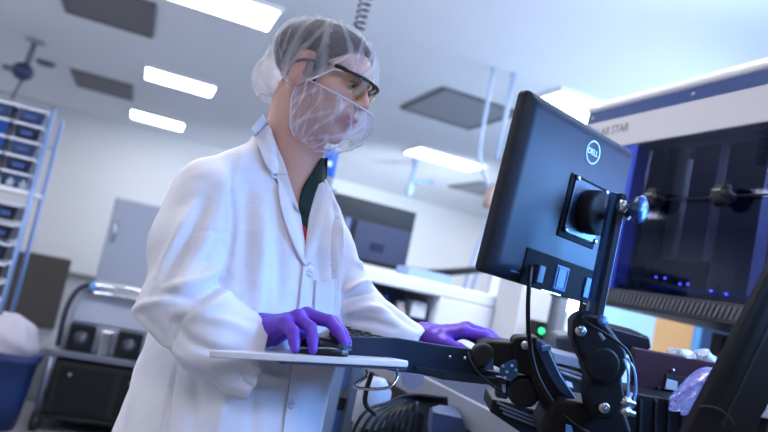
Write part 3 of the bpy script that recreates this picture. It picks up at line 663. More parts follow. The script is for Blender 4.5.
# upright of two rails
pt = P(619, 193, 1.255); pb = P(594, 316, 1.255); ud = unit(pt-pb); us = unit(np.cross(ud, CF)); uf = np.cross(us, ud)
pt = pb+ud*np.linalg.norm(pt-pb); pl = np.linalg.norm(pt-pb)
MB().ob((pt+pb)/2-us*.006, us, uf, ud, .012, .03, pl).build('upright_rail', mat('rail_grey', (54, 60, 74), .32, .4), arm, bevel=.002)
MB().ob((pt+pb)/2+us*.0075+uf*.008, us, uf, ud, .009, .02, pl).build('upright_rail', mat('rail_blue', (44, 80, 136), .3, .3), arm, bevel=.002)
kz = PV(.004, -.002, .086)
MB().cyl(dk+mn*.08, P(634, 208, 1.25), .006, n=12).build('clamp_bolt', black_p, arm, True)
MB().lathe(P(621, 206, 1.235), unit(P(634, 209, 1.235)-P(621, 206, 1.235)), [(.011, -.004), (.011, .006), (.006, .01)], 18).build('steel_nut', screw_m, arm, True)
kd = unit(P(645, 209, 1.23)-P(625, 206, 1.25))
kk = MB(); n = 40; prof = [(.008, -.014), (.012, -.008), (.022, -.004), (.026, .004), (.024, .011), (.014, .016), (0, .017)]
ku = unit(np.cross(kd, A(0, 0, 1))); kv = np.cross(kd, ku); kc = P(637, 209, 1.235); vs = []
for r, hh in prof:
    for i in range(n): a_ = 2*pi*i/n; rr = r*(1-.12*(cos(5*a_)**2)*(r > .02)); vs.append(kc+kd*hh+rr*(cos(a_)*ku+sin(a_)*kv))
kk.add(vs, [(i*n+j, i*n+(j+1) % n, (i+1)*n+(j+1) % n, (i+1)*n+j) for i in range(len(prof)-1) for j in range(n)])
kk.build('tension_knob', mat('knob_blue', (36, 66, 112), .35), arm, True)
def link(name, pxs, d, th, m, parent=arm, bev=.004):
    pts = [P(x, y, d) for x, y in pxs]; return MB().prism(pts, CF*th).build(name, m, parent, bevel=bev)
def disc_at(px, py, d, r, th, name, m, parent=arm):
    c = P(px, py, d); return MB().cyl(c+CF*th, c, r, n=40).build(name, m, parent, bevel=.006, seg=3)
def bolt(px, py, d, r=.0095):
    c = P(px, py, d)
    b = MB().lathe(c, -CF, [(r, -.004), (r, .001), (r-.002, .003), (r*.55, .003), (r*.5, .0012), (0, .0012)], 24).build('pivot_bolt', screw_m, arm, True)
    MB().lathe(c, -CF, [(r*.48, .0014), (0, .0016)], 8).build('bolt_socket', dark_m, b)
link('upper_link', [(573, 322), (579, 314), (590, 312), (603, 318), (614, 332), (627, 350), (629, 368), (622, 381), (604, 388), (590, 374), (580, 356), (573, 338)], 1.225, .045, black_s, bev=.008)
disc_at(603, 365, 1.221, .031, .05, 'link_hub', black_s)
link('lower_link', [(590, 372), (622, 372), (626, 398), (622, 412), (612, 421), (598, 420), (589, 410), (587, 392)], 1.232, .05, black_s, bev=.008)
bolt(581, 331, 1.219); bolt(604.5, 408, 1.226)
link('pale_rib', [(597, 333), (600, 331), (606, 339), (603, 342)], 1.224, .004, mat('rib_grey', (92, 94, 104), .4))  # small paler grey rib on the black link
c_ = P(603, 321, 1.22); MB().lathe(c_, -CF, [(.009, -.006), (.009, .002), (.005, .006), (0, .006)], 20).build('blue_button', mat('button_blue', (70, 116, 180), .3), arm, True)
# curved side arm running back to the keyboard tray
link('curved_arm', [(513, 341), (517, 337), (537, 337), (548, 345), (554, 358), (562, 375), (572, 392), (584, 404), (590, 418), (586, 428), (572, 428), (556, 424), (544, 410), (536, 392), (530, 376), (514, 373)], 1.30, .04, black_s, bev=.008)
link('arm_cover', [(537, 339), (547, 345), (553, 358), (561, 375), (573, 393), (578, 400), (571, 402), (560, 393), (549, 376), (541, 358), (536, 346)], 1.293, .02, mat('arm_blue', (30, 58, 98), .3), bev=.004)
link('arm_clip', [(541, 346), (551, 345), (552, 350), (543, 352)], 1.285, .008, mat('clip_blue', (74, 128, 192), .2), bev=.002)
bolt(525.5, 345.5, 1.293, .008); bolt(568, 411, 1.293, .009)
link('arm_base', [(556, 398), (590, 404), (625, 408), (634, 436), (610, 470), (560, 470), (540, 430)], 1.27, .09, black_s, bev=.01)
link('base_bracket', [(566, 424), (572, 426), (574, 434), (566, 434)], 1.255, .006, mat('clip_blue', (74, 128, 192), .2), bev=.002)
MB().cyl(P(612, 455, 1.32), A(P(612, 455, 1.32)[0], P(612, 455, 1.32)[1], .935), .05, n=24).build('base_column', black_s, arm, True)
MB().lathe(A(P(612, 455, 1.32)[0], P(612, 455, 1.32)[1], .93), (0, 0, 1), [(.10, 0), (.10, .012), (.09, .016), (.05, .018)], 32).build('base_flange', black_s, arm, True)
# hub block that takes the tray
link('tray_hub', [(478, 345), (490, 341), (514, 343), (516, 360), (512, 374), (494, 366), (478, 364)], 1.31, .05, black_p, bev=.005)
disc_at(484, 356, 1.30, .022, .03, 'hub_wheel', dark_m)
link('hub_bracket', [(484, 370), (493, 355), (494, 370)], 1.30, .006, mat('bracket_blue', (34, 72, 120), .35), bev=.001)
link('hub_plate', [(500, 368), (509, 361), (518, 359), (518, 376), (511, 381), (500, 376)], 1.30, .008, mat('bracket_blue', (34, 72, 120), .35), bev=.001)
link('lower_hub', [(509, 384), (518, 376), (534, 377), (541, 388), (541, 402), (532, 410), (516, 408), (508, 398)], 1.31, .05, black_p, bev=.012)
link('hub_post', [(496, 377), (508, 379), (508, 400), (496, 398)], 1.33, .02, mat('post_ink', (28, 36, 56), .4))
link('hub_post_label', [(502, 384), (506, 385), (506, 393), (502, 392)], 1.328, .002, mat('pale_blue_mark', (150, 172, 210), .4))
for px, py in ((503, 366), (507, 372), (512, 366), (516, 370), (505, 378)):
    MB().ball(P(px, py, 1.297), .003, 8).build('hub_screw', mat('screw_bluewhite', (150, 190, 230), .3, .4), arm, True)

def cable(name, pts, r, m, label, cat='cable'):
    o = MB().tube(spline([P(*p) for p in pts], 10), r, 10).build(name, m, None, True); return tag(o, label, cat)
cb_m = mat('cable_black', (12, 11, 15), .5, spec=.3)
cable('power_cable', [(531, 266, 1.245), (529, 285, 1.235), (528, 315, 1.24), (530, 345, 1.265), (536, 372, 1.275), (547, 394, 1.275), (561, 412, 1.275), (580, 428, 1.26), (600, 440, 1.25)], .0042, cb_m, 'thick black cable dropping from the monitor socket and curving along the arm')
cable('side_cable', [(468, 352, 1.285), (470, 360, 1.275), (478, 372, 1.27), (490, 384, 1.27), (502, 391, 1.29)], .0022, cb_m, 'thin black cable drooping below the tray hub')
cable('signal_cable', [(582, 300, 1.26), (580, 312, 1.25), (586, 322, 1.205), (612, 338, 1.20), (628, 352, 1.2), (634, 370, 1.21), (632, 384, 1.22)], .0026, cb_m, 'black cable curving over the top link of the arm')
cable('air_tube', [(624, 359, 1.2), (628, 372, 1.19), (628, 388, 1.19), (628, 402, 1.19)], .0022, mat('tube_blue', (112, 150, 205), .25), 'short blue grey tube ending at the upper silver connector')
cable('air_tube', [(627, 358, 1.205), (634, 370, 1.2), (636, 390, 1.2), (632, 409, 1.2)], .0022, mat('tube_blue', (112, 150, 205), .25), 'longer blue grey tube bowing out to the lower silver connector')
for px, py, lb in ((628, 402, 'upper silver connector at the end of the blue grey tubes'), (628, 412, 'lower silver connector at the end of the blue grey tubes')):
    t = thing('silver_connector', P(px, py, 1.19), lb, 'connector')
    ax_ = unit(P(px+8, py+3, 1.19)-P(px-8, py-3, 1.19))
    MB().lathe(P(px, py, 1.19), ax_, [(.004, -.012), (.0075, -.010), (.0075, .002), (.005, .004), (.005, .012), (.003, .013)], 18).build('barrel', screw_m, t, True)
    MB().lathe(P(px, py, 1.19), ax_, [(.0085, -.006), (.0085, -.001)], 6).build('hex_nut', steel, t)
    MB().cyl(P(px, py, 1.19), P(px+3, py-8, 1.21), .003, n=8).build('stub', mat('tube_blue', (112, 150, 205), .25), t, True)

# ------------------------------------------------------------------ keyboard tray with the white mouse platform
TL_, TR_ = P(207, 350, 1.075), P(411, 361, 1.205)
te = unit(TR_-TL_); tl = np.linalg.norm(TR_-TL_)
tb0 = np.cross(A(0, 0, 1), te); tb0 = unit(tb0)           # towards the technician
def tilt_back(deg): return unit(tb0*cos(radians(deg))-A(0, 0, 1)*sin(radians(deg)))
tb = tilt_back(TRAY_TILT); tn = np.cross(te, tb)
TP = lambda s, b, z=0: TL_+te*s+tb*b+tn*z
ky = thing('keyboard_tray', TP(tl, .1, -.03), 'dark keyboard tray with white mouse platform on the arm', 'tray')
poly = []
for i in range(7):
    a_ = pi/2*i/6; poly.append((.0+.012*(1-sin(a_)), .012*(1-cos(a_))))
poly = [(.004, .006), (.016, 0)]+[(tl-.012, 0), (tl-.003, .004), (tl, .013), (tl, .165), (tl-.02, .185), (.14, .185), (.115, .15), (.06, .045)]
MB().prism([TP(s, b, -.0115) for s, b in poly], tn*.0115).build('mouse_platform', mat('platform_white', (222, 224, 232), .3, var=.02), ky, bevel=.003, seg=3)
MB().prism([TP(s, b, -.0165) for s, b in [(.125, .006), (tl-.004, .006), (tl-.004, .15), (.13, .15)]], tn*.0048).build('platform_backing', mat('backing_blue', (58, 70, 104), .5), ky)
# dark tray body to the right
kA, kB = P(338, 343, 1.24), P(519, 370, 1.36)
ke = unit(kB-kA); kl = np.linalg.norm(kB-kA); kb = unit(np.cross(A(0, 0, 1), ke)); kn = np.cross(ke, kb)
KP = lambda s, b, z: kA+ke*s+kb*b+kn*z
kt = mat('tray_blueblack', (12, 36, 62), .4, var=.2, scale=14)
MB().prism([P(x, y, d) for x, y, d in ((337, 337, 1.245), (396, 338, 1.275), (440, 345, 1.31), (478, 350, 1.335), (478, 373, 1.335), (520, 381, 1.355), (512, 386, 1.352), (440, 378, 1.31), (396, 372, 1.28), (337, 358, 1.245))], kb*.012).build('tray_front', kt, ky, bevel=.002)
MB().prism([KP(-.0, .014, -.012), KP(kl*.92, .014, -.02), KP(kl*.92, .20, -.02), KP(-.0, .20, -.012)], kn*.008).build('tray_floor', black_p, ky, bevel=.002)
MB().prism([P(x, y, d) for x, y, d in ((415, 366, 1.285), (518, 381, 1.348), (512, 387, 1.345), (440, 379, 1.302), (415, 371, 1.287))], -kb*.006).build('lower_lip', mat('lip_blue', (22, 34, 56), .45), ky, bevel=.001)
for px, py in ((450, 357), (465, 358)):
    MB().ball(P(px, py, 1.308), .0032, 10).build('tray_screw', screw_m, ky, True)
# chrome pull handle and clear tab below
MB().tube(spline([P(366, 370, 1.24), P(366, 377, 1.235), (P(357, 383, 1.225)), P(355, 387, 1.222), P(362, 388.5, 1.22), P(380, 389, 1.22), P(392, 386, 1.222), P(397, 378, 1.23), P(397, 370, 1.24)], 8), .0028, 10).build('pull_handle', chrome, ky, True)
MB().prism([P(x, y, 1.25) for x, y in ((401, 372), (424, 375), (424, 383), (413, 391), (403, 386))], CF*.004).build('clear_tab', film('clear_tab', (150, 170, 225), .55, .1, 10, gloss=.25), ky, bevel=.001)

kbd = thing('keyboard', KP(.12, .1, 0), 'black keyboard on the tray under the left gloved hand', 'keyboard')
MB().prism([KP(.015, .02, -.004), KP(kl*.86, .02, -.010), KP(kl*.86, .17, -.004), KP(.015, .17, .002)], kn*.016).build('keyboard_case', black_p, kbd, bevel=.003)
kr = MB()
for r in range(5):
    for c in range(15):
        if r == 4 and 4 <= c <= 9: continue
        p = KP(.03+c*(kl*.86-.05)/15, .04+.025*r, .0115-.0045*(c/15)+.0013*r); kr.ob(p+ke*.006, ke, kb, kn, .0125, .018, .006)
p = KP(.03+6.5*(kl*.86-.05)/15, .14, .0145); kr.ob(p, ke, kb, kn, .07, .018, .006)
kr.build('keys', mat('key_black', (28, 29, 35), .5), kbd)

# ------------------------------------------------------------------ black angled beam at the right
bm1 = thing('support_beam', P(715, 440, 1.02), 'thick black angled beam crossing in front of the instrument at right', 'beam')
b0, b1 = P(676, 450, 1.0), P(794, 222, 1.06); b2, b3 = P(874, 222, 1.06), P(745, 450, 1.0)
MB().prism([b0, b3, b2, b1], CF*.022).build('beam_body', black_s, bm1, bevel=.006)
g0, g1 = P(722, 425, .998), P(812, 235, 1.046)
gd = unit(g1-g0); MB().ob((g0+g1)/2, gd, np.cross(CF, gd), CF, np.linalg.norm(g1-g0), .003, .006).build('beam_groove', dark_m, bm1)
arc = [P(706+30*cos(radians(t)), 436-30*sin(radians(t)), .9995) for t in range(20, 110, 6)]
MB().tube(arc, .0012, 6).build('arc_seam', mat('seam_grey', (40, 41, 48), .6), bm1, True)
ft = P(712, 445, 1.04); MB().cyl(ft, A(ft[0], ft[1], BZ+.03), .03, n=28).build('foot_post', black_s, bm1, True)

# ------------------------------------------------------------------ things on the bench below the instrument
def slab_px(name, pxs, d, th, m, label=None, cat=None, parent=None, bev=.003):
    o = MB().prism([P(x, y, dd) if dd else P(x, y, d) for x, y, dd in [(q+(None,))[:3] for q in pxs]], CF*th).build(name, m, parent, bevel=bev)
    return tag(o, label, cat) if label else o
mp = thing('metal_panel', P(670, 400, 1.5), 'maroon brown metal panel with slot below the instrument', 'panel')
slab_px('panel_body', [(634, 348), (716, 363), (706, 402), (664, 391), (632, 388)], 1.5, .02, mat('maroon_metal', (50, 24, 32), .6, var=.12, spec=.2, scale=12), parent=mp)
slab_px('slot', [(666, 374), (700, 380), (697, 390), (665, 388)], 1.497, .006, dark_m, parent=mp, bev=.0)
slab_px('slot_plate', [(667, 379), (678, 382), (677, 391), (665, 389)], 1.494, .004, mat('plate_pale', (170, 174, 182), .4), parent=mp, bev=.001)
for px, py in ((673, 370), (658, 388)): MB().ball(P(px, py, 1.498), .004, 10).build('panel_screw', screw_m if py < 380 else dark_m, mp, True)
for px in (640, 700):
    q = P(px, 396, 1.52); MB().bx(q[0]-.01, q[0]+.01, q[1]-.01, q[1]+.01, BZ+.03, q[2]+.01).build('panel_foot', black_s, mp)
blk = thing('cable_block', P(650, 425, 1.42), 'black ridged block on the bench under the maroon panel', 'block')
slab_px('block_body', [(628, 392), (662, 398), (700, 404), (700, 440), (626, 440)], 1.42, .1, black_p, parent=blk)
for px in (640, 655, 668, 682): slab_px('ridge', [(px, 400), (px+3, 400.5), (px+2, 436), (px-1, 436)], 1.415, .006, mat('ridge_ink', (18, 20, 28), .6), parent=blk, bev=.001)
o = slab_px('black_case', [(612, 327), (626, 331), (650, 337), (652, 349), (646, 351), (624, 347), (610, 344)], 1.7, .12, mat('case_ink', (14, 18, 32), .35), 'small black case between arm and orange door, on the maroon panel', 'case', bev=.006)
o = slab_px('dark_rail', [(598, 344), (640, 348), (640, 356), (598, 352)], 1.75, .06, mat('case_ink', (14, 18, 32), .35), 'dark rail behind the arm under the black case', 'rail')
def crumple(name, c, r, m, label, cat, seed, step=.006):
    lo = np.array(c)-np.array(r)*1.5; X = grid(lo, np.array(c)+np.array(r)*1.5, step); s = seed
    Fv = ell(X, c, r)+.0035*np.sin(160*X[0]+s)*np.sin(140*X[2]+2*s)+.003*np.sin(210*X[1]+90*X[2])
    V, Q = nets(Fv, lo, step); return tag(link_mesh(name, V, Q.tolist(), m, None, False), label, cat)
pk = film('packet_film', (206, 208, 220), .55, .4, 60, gloss=.2)
crumple('clear_packet', P(682, 356, 1.53), (.028, .03, .016), pk, 'left clump of clear crumpled plastic on top of the maroon panel', 'packet', 1)
crumple('clear_packet', P(703, 358, 1.53), (.026, .03, .018), pk, 'right clump of clear crumpled plastic on top of the maroon panel', 'packet', 2.3)
for i, (px, py) in enumerate(((683, 357), (697, 358), (706, 359))):
    c = P(px, py, 1.53); o = MB().lathe(c-A(0, 0, .016), (0, 0, 1), [(.010, 0), (.012, .004), (.012, .026), (.008, .03)], 16).build('vial_cap', mat('cap_grey', (120, 122, 130), .4), None, True)
    tag(o, '%s small grey vial inside the clear plastic on the maroon panel' % ['left', 'middle', 'right'][i], 'vial', 'vials in the clear plastic')
lo = P(690, 396, 1.4)-A(.16, .16, .1)
X = grid(lo, lo+A(.32, .32, .2), .004); ca, cb2 = P(708, 382, 1.4), P(676, 404, 1.4)
Fv = cone(X, ca, cb2, .026, .014); Fv = smin(Fv, cone(X, P(705, 390, 1.4), P(686, 404, 1.4), .03, .018), .02)
u_ = unit(np.cross(cb2-ca, CF)); w_ = X[0]*u_[0]+X[1]*u_[1]+X[2]*u_[2]
Fv = Fv+.0035*np.sin(w_*260)+.002*np.sin(w_*610+X[0]*80)
V, Q = nets(Fv, lo, .004)
tag(link_mesh('plastic_bag', V, Q.tolist(), film('violet_bag', (176, 168, 226), .5, .5, 45, gloss=.25), None, True), 'shiny lavender plastic bag tucked between maroon panel and black beam', 'bag')
MB2 = slab_px('pale_block', [(754, 408), (775, 404), (775, 420), (754, 417)], 1.5, .05, mat('pale_block', (172, 180, 200), .4), 'pale block at the right edge below the beam', 'block')
# lower centre: black rails, grey board and chain cable
rl_ = thing('rail_unit', P(530, 420, 1.5), 'black slotted rail unit on the bench under the arm', 'rail unit')
slab_px('rail_body', [(492, 399), (520, 405), (560, 418), (580, 440), (540, 446), (490, 412)], 1.46, .1, black_p, parent=rl_)
for k2, (x, y) in enumerate(((497, 402), (500, 407), (503, 412))):
    slab_px('rail_strip', [(x, y), (x+48, y+19), (x+48, y+21), (x, y+2)], 1.455, .004, steel, parent=rl_, bev=0)
for px, py in ((519, 399), (526, 404), (533, 402), (540, 409), (549, 412)): MB().ball(P(px, py, 1.45), .006, 8).build('rail_bolt', mat('bolt_grey', (110, 114, 126), .4, .5), rl_, True)
ib = thing('instrument_bracket', P(575, 385, 1.6), 'grey metal bracket with pale edges behind the curved arm', 'bracket')
slab_px('bracket_plate', [(553, 366), (580, 374), (592, 381), (592, 398), (575, 400), (560, 388)], 1.6, .03, mat('bracket_dark', (44, 48, 60), .4), parent=ib)
slab_px('bracket_edge', [(560, 371), (592, 382), (592, 385), (560, 374)], 1.595, .01, steel, parent=ib, bev=.001)
slab_px('bracket_post', [(587, 384), (593, 385), (591, 402), (585, 400)], 1.59, .02, mat('post_tan', (130, 126, 126), .4, .4), parent=ib, bev=.001)
slab_px('bracket_tag', [(566, 381), (572, 383), (573, 388), (567, 386)], 1.59, .004, mat('tag_white', (206, 214, 226), .4), parent=ib, bev=0)
o = slab_px('grey_duct', [(553, 352), (588, 361), (590, 371), (554, 363)], 1.75, .08, mat('duct_grey', (128, 134, 150), .4), 'grey horizontal duct crossing behind the curved arm', 'duct')
o = slab_px('dark_drum', [(556, 336), (574, 335), (580, 352), (574, 362), (558, 354)], 1.9, .1, mat('drum_slate', (58, 64, 80), .35), 'slate grey housing behind the upper link of the arm', 'housing', bev=.012)
# cable chain and bench side things left of the bench edge
ends = [(352, 428), (358, 434), (366, 436), (372, 438), (380, 434), (388, 430), (396, 426), (404, 420), (412, 414)]
for i_, (x, y) in enumerate(ends):
    mx_c, my_c = 398+i_*3.2, 397+i_*1.1
    o = MB().tube(spline([P(447, 398+i_*.8, 1.72+.02*i_), P(mx_c+14, my_c-2, 1.70+.012*i_), P(mx_c-8, my_c+5, 1.68), P(x+4, y-3, 1.62), A(*P(x, y, 1.62)[:2], P(x, y, 1.62)[2]-.25)], 7), .0042, 8).build('black_cable', cb_m, None, True)
    tag(o, 'one of the black cables fanning down below the tray', 'cable', 'black cables fanning down below the tray')
o = MB().tube(spline([P(372, 372, 1.6), P(366, 392, 1.6), P(366, 405, 1.6), P(376, 415, 1.6)], 8), .006, 8).build('drain_tube', cb_m, None, True); tag(o, 'thin black tube looping beside the fanned black cables', 'tube')
wj = P(372, 404, 1.85); o = MB().lathe(A(wj[0], wj[1], wj[2]-.06), (0, 0, 1), [(.03, 0), (.045, .01), (.045, .1), (.03, .12), (.022, .13)], 20).build('grey_canister', mat('canister', (150, 158, 172), .4), None, True); tag(o, 'pale grey canister behind the chrome pull handle', 'canister')
pe = thing('equipment_stand', A(*P(350, 400, 2.2)[:2], 0), 'grey steel stand with slim posts beside the lab coat hem', 'stand')
for px, m_, w_, dd in ((328, mat('stand_grey', (122, 128, 144), .4), .05, 2.2), (351, steel, .028, 2.2), (338, mat('stand_blue', (62, 82, 124), .4), .05, 2.4)):
    q = P(px, 400, dd); MB().bx(q[0]-w_/2, q[0]+w_/2, q[1]-w_/2, q[1]+w_/2, 0, 1.02).build('post', m_, pe)
q = P(338, 385, 2.3); MB().bx(q[0]-.07, q[0]+.05, q[1]-.1, q[1]+.06, .78, .82).build('cross_plate', black_s, pe)
o = slab_px('blue_carton', [(433, 412), (462, 418), (470, 440), (430, 440)], 1.9, .12, mat('carton_blue', (60, 76, 108), .5), 'pale blue carton on the shelf below the bench top', 'carton')

ub = thing('under_bench_cabinet', A(1.3, 2.95, 0), 'dark slate cabinet standing low behind the fanned black cables', 'cabinet')
MB().bx(.78, 1.9, 2.85, 3.3, .0, .80).build('cabinet_body', mat('cabinet_slate', (48, 54, 70), .6), ub, bevel=.006)
for x in (1.06, 1.62):
    d_ = MB().bx(x-.26, x+.26, 2.832, 2.85, .06, .76).build('door', mat('cabinet_slate_door', (60, 68, 88), .5), ub, bevel=.004)
    MB().bx(x+.16, x+.22, 2.812, 2.832, .60, .62).build('handle', steel, d_)

def prop(o, px, py, d, z0, m=None):
    q = P(px, py, d); MB().bx(q[0]-.012, q[0]+.012, q[1]-.012, q[1]+.012, z0, q[2]).build('support_post', m or black_s, o)
BT = BZ+.03
for nm, pts in (('dark_drum', [(566, 352, 1.94)]), ('grey_duct', [(560, 362, 1.79), (584, 367, 1.79)]), ('pale_block', [(760, 417, 1.525)])):
    for q in pts: prop(bpy.data.objects[nm], *q, BT)
prop(bpy.data.objects['grey_canister'], 372, 412, 1.85, 0)
COAT_FOLDS = [   # crease lines on the coat: points, width (m), height (m, + ridge, - hollow)
    # right sleeve, shoulder seam, elbow gathers
    ([(236, 148), (232, 180), (234, 215), (230, 250), (222, 280)], .006, -.005),
    ([(226, 175), (214, 215), (196, 255), (178, 290)], .012, .006),
    ([(205, 200), (192, 235), (172, 270), (152, 300)], .010, -.006),
    ([(192, 205), (176, 240), (158, 275)], .010, .006),
    ([(222, 262), (205, 276), (184, 286), (160, 286)], .010, .009),
    ([(228, 276), (208, 292), (186, 300), (160, 296)], .008, -.009),
    ([(232, 290), (214, 306), (196, 314), (172, 314)], .010, .007),
    ([(132, 311), (150, 303), (172, 300), (192, 306)], .007, .007),
    ([(136, 315), (154, 330), (172, 348), (190, 362)], .008, .005),
    ([(192, 312), (175, 324), (171, 345), (174, 352)], .006, -.007),
    ([(170, 316), (188, 340), (215, 352), (240, 356)], .010, -.005),
    ([(200, 318), (226, 322), (252, 332)], .009, .004),
    ([(196, 232), (214, 233), (232, 232)], .003, -.002),
    # body
    ([(262, 200), (262, 240), (258, 285), (254, 330)], .014, .006),
    ([(276, 215), (280, 255), (278, 300)], .012, -.004),
    ([(246, 185), (246, 230), (242, 280)], .012, -.004),
    ([(176, 365), (171, 390), (166, 415), (162, 440)], .004, -.006),
    ([(236, 372), (250, 380), (268, 386)], .006, -.005),
    ([(250, 365), (270, 376), (288, 378)], .006, .005),
    ([(226, 385), (222, 410), (216, 440)], .014, .005),
    ([(196, 372), (196, 400), (190, 440)], .012, -.004),
    ([(140, 350), (136, 380), (128, 430)], .012, .005),
    ([(255, 395), (254, 415), (250, 440)], .010, -.005),
    # left chest and left sleeve
    ([(330, 190), (338, 220), (342, 250)], .008, .005),
    ([(340, 200), (334, 240), (335, 290), (333, 325)], .006, -.009),
    ([(346, 292), (360, 285), (374, 280)], .006, .008),
    ([(342, 300), (358, 294), (372, 290)], .005, -.008),
    ([(345, 312), (366, 308), (388, 310)], .009, .006),
    ([(356, 262), (370, 274), (384, 288)], .010, .005),
    ([(380, 300), (398, 314), (416, 328)], .010, -.004),
    ([(350, 322), (372, 322), (396, 328)], .008, -.004),
]
COAT_PATCHES = [   # cloth lying on the coat: collar leaves, lapels, placket, pocket
    ('collar', ([(251, 128), (256, 142), (261, 154), (265, 164), (272, 174)], [(263, 114), (271, 130), (278, 148), (284, 162), (288, 175)]), .004, .008),
    ('lapel', ([(270, 177), (277, 181), (278, 195), (282, 215), (289, 236), (296, 252), (304, 266)], [(287, 172), (290, 182), (294, 195), (299, 212), (302, 230), (305, 248), (308, 266)]), .004, .006),
    ('lapel', ([(318, 184), (313, 198), (309, 214), (307, 232), (306, 250), (307, 264)], [(325, 180), (331, 196), (329, 210), (324, 226), (317, 244), (310, 264)]), .004, .006),
    ('placket', ([(303, 262), (299, 300), (294, 340), (288, 390), (281, 440)], [(314, 268), (311, 300), (306, 340), (300, 390), (293, 440)]), .0025, .003),
    ('chest_pocket', ([(315, 280), (314, 300), (313, 325)], [(337, 279), (337, 300), (334, 325)]), .002, .003),
]
red_m = mat('shirt_red', (190, 40, 44), .6)
green = mat('shirt_green', (12, 46, 44), .8, bump=.2, bscale=500)
SHIRT_BITS = [
    ('shirt_collar', ([(321, 158), (312, 172), (303, 187), (299, 204), (301, 222)], [(328, 158), (326, 176), (319, 194), (312, 212), (307, 230)]), .003, .004, green),
    ('shirt_front', ([(299, 214), (302, 228), (304, 242)], [(308, 214), (308, 228), (307, 242)]), .002, .003, red_m),
]
rzt = TP(.0, .0, 0)[2]
RH_X = unit(A(.743, -.668, 0)); RH_Y = A(.668, .743, 0); RH_O = P(253, 347, 1.235)
RH = dict(ts=1, r=[.0122, .0106, .0096, .0080], wrist=(0, 0, .018), arm=(-.06, -.004, -.018), mcp=[(.085, .028, .058), (.087, .006, .063), (.081, -.015, .056), (.071, -.034, .043)],
    fingers=[[(.128, .030, .060), (.150, .028, .046), (.165, .026, .032)], [(.132, .006, .062), (.154, .004, .048), (.169, .003, .033)],
             [(.114, -.022, .045), (.125, -.027, .027), (.131, -.030, .012)], [(.094, -.043, .034), (.103, -.048, .020), (.109, -.051, .009)]],
    thumb=[(.022, .022, .026), (.058, .044, .024), (.088, .048, .018), (.110, .044, .014)])
_q = RH_O+RH_X*.10; RH_O[2] += -((_q-TL_) @ tn)/tn[2]+.001      # the hand rests on the mouse platform
MOUSE_OFF = (.128, .006, -.001)
LH_X = unit(A(.78, -.40, 0)); LH_Y = -A(.40, .78, 0); LH_O = P(419, 346, 1.42)
LH = dict(ts=1, r=[.0122, .0106, .0096, .0080], wrist=(0, 0, .020), arm=(-.06, .0, -.012), mcp=[(.084, .030, .048), (.088, .008, .056), (.083, -.014, .054), (.074, -.034, .044)],
    fingers=[[(.126, .034, .050), (.148, .034, .038), (.164, .034, .024)], [(.132, .008, .054), (.158, .008, .042), (.175, .009, .026)],
             [(.124, -.016, .052), (.148, -.018, .040), (.164, -.019, .024)], [(.106, -.039, .040), (.124, -.042, .028), (.136, -.044, .014)]],
    thumb=[(.022, .022, .022), (.052, .044, .020), (.080, .052, .016), (.102, .050, .012)])
# ------------------------------------------------------------------ the technician
uf_ = unit(A(.39, -.92, 0)); ul = A(-uf_[1], uf_[0], 0)          # the way the torso faces, and the technician's left
HO = A(.262, 1.342, 1.530)+CR*HEAD_SHIFT[0]+CU*HEAD_SHIFT[1]; hp = radians(HEAD_PITCH)
h0 = unit(A(*HEAD_DIR, 0)); hl = A(-h0[1], h0[0], 0)
hf = h0*cos(hp)-A(0, 0, 1)*sin(hp); hu = np.cross(hl, hf); hu = -hu if hu[2] < 0 else hu
rr_ = radians(HEAD_ROLL); hl, hu = hl*cos(rr_)+hu*sin(rr_), hu*cos(rr_)-hl*sin(rr_)
HS = A(1.0, 1.0, .90); HM = np.stack([hl, hf, hu], 1)
toH = lambda p: (np.asarray(p)-HO) @ HM/HS
toW = lambda p: HO+(np.asarray(p)*HS) @ HM.T
NB = P(289, 170, 1.41)
skin = mat('skin', (222, 172, 152), .48, var=.05, scale=25, bump=.06, bscale=260, sss=.05)
root_loc = A(.27, 1.41, 0)

def head_sdf(G, ears=True):
    x, y, z = G; ax_ = np.abs(x); S = (ax_, y, z)
    d = ell(G, (0, -.014, .054), (.074, .098, .074))
    d = smin(d, ell(G, (0, .026, .018), (.063, .066, .088)), .03)
    d = smin(d, ell(G, (0, .040, -.058), (.050, .048, .048)), .03)
    d = smin(d, ell(G, (0, .076, -.094), (.020, .017, .016)), .028)
    d = smin(d, ell(S, (.046, .052, -.006), (.020, .024, .018)), .022)
    d = smin(d, cone(S, (0, .090, .041), (.044, .072, .042), .011, .010), .016)
    d = smax(d, -ell(S, (.034, .106, .020), (.021, .020, .016)), .014)
    d = smin(d, ell(S, (.033, .077, .020), (.0155, .014, .0125)), .004)
    d = smin(d, cone(G, (0, .091, .030), (0, .1115, -.010), .0075, .0098), .010)
    d = smin(d, ell(S, (.0115, .1015, -.0135), (.0085, .011, .0085)), .006)
    d = smax(d, -ell(S, (.0065, .1045, -.0215), (.0035, .005, .004)), .003)
    d = smin(d, ell(G, (0, .086, -.045), (.030, .016, .020)), .014)
    d = smin(d, ell(S, (.009, .0975, -.0445), (.016, .0085, .0060)), .005)
    d = smin(d, ell(G, (0, .0965, -.0565), (.019, .0085, .0066)), .005)
    d = smax(d, -ell(G, (0, .106, -.0505), (.024, .008, .0016)), .003)
    d = smax(d, -ell(G, (0, .100, -.070), (.018, .008, .006)), .010)
    if ears:
        th = radians(14); rot = [[cos(radians(22)), -sin(radians(22)), 0], [sin(radians(22)), cos(radians(22)), 0], [0, 0, 1]]
        e = ell(S, (.079, -.008, .010), (.007, .019, .032), rot)
        e = smin(e, ell(S, (.074, .0, -.018), (.008, .012, .012)), .008)
        e = smax(e, -ell(S, (.086, -.004, .012), (.006, .011, .020)), .006)
        d = smin(d, e, .006)
    return d
h_ = .0023
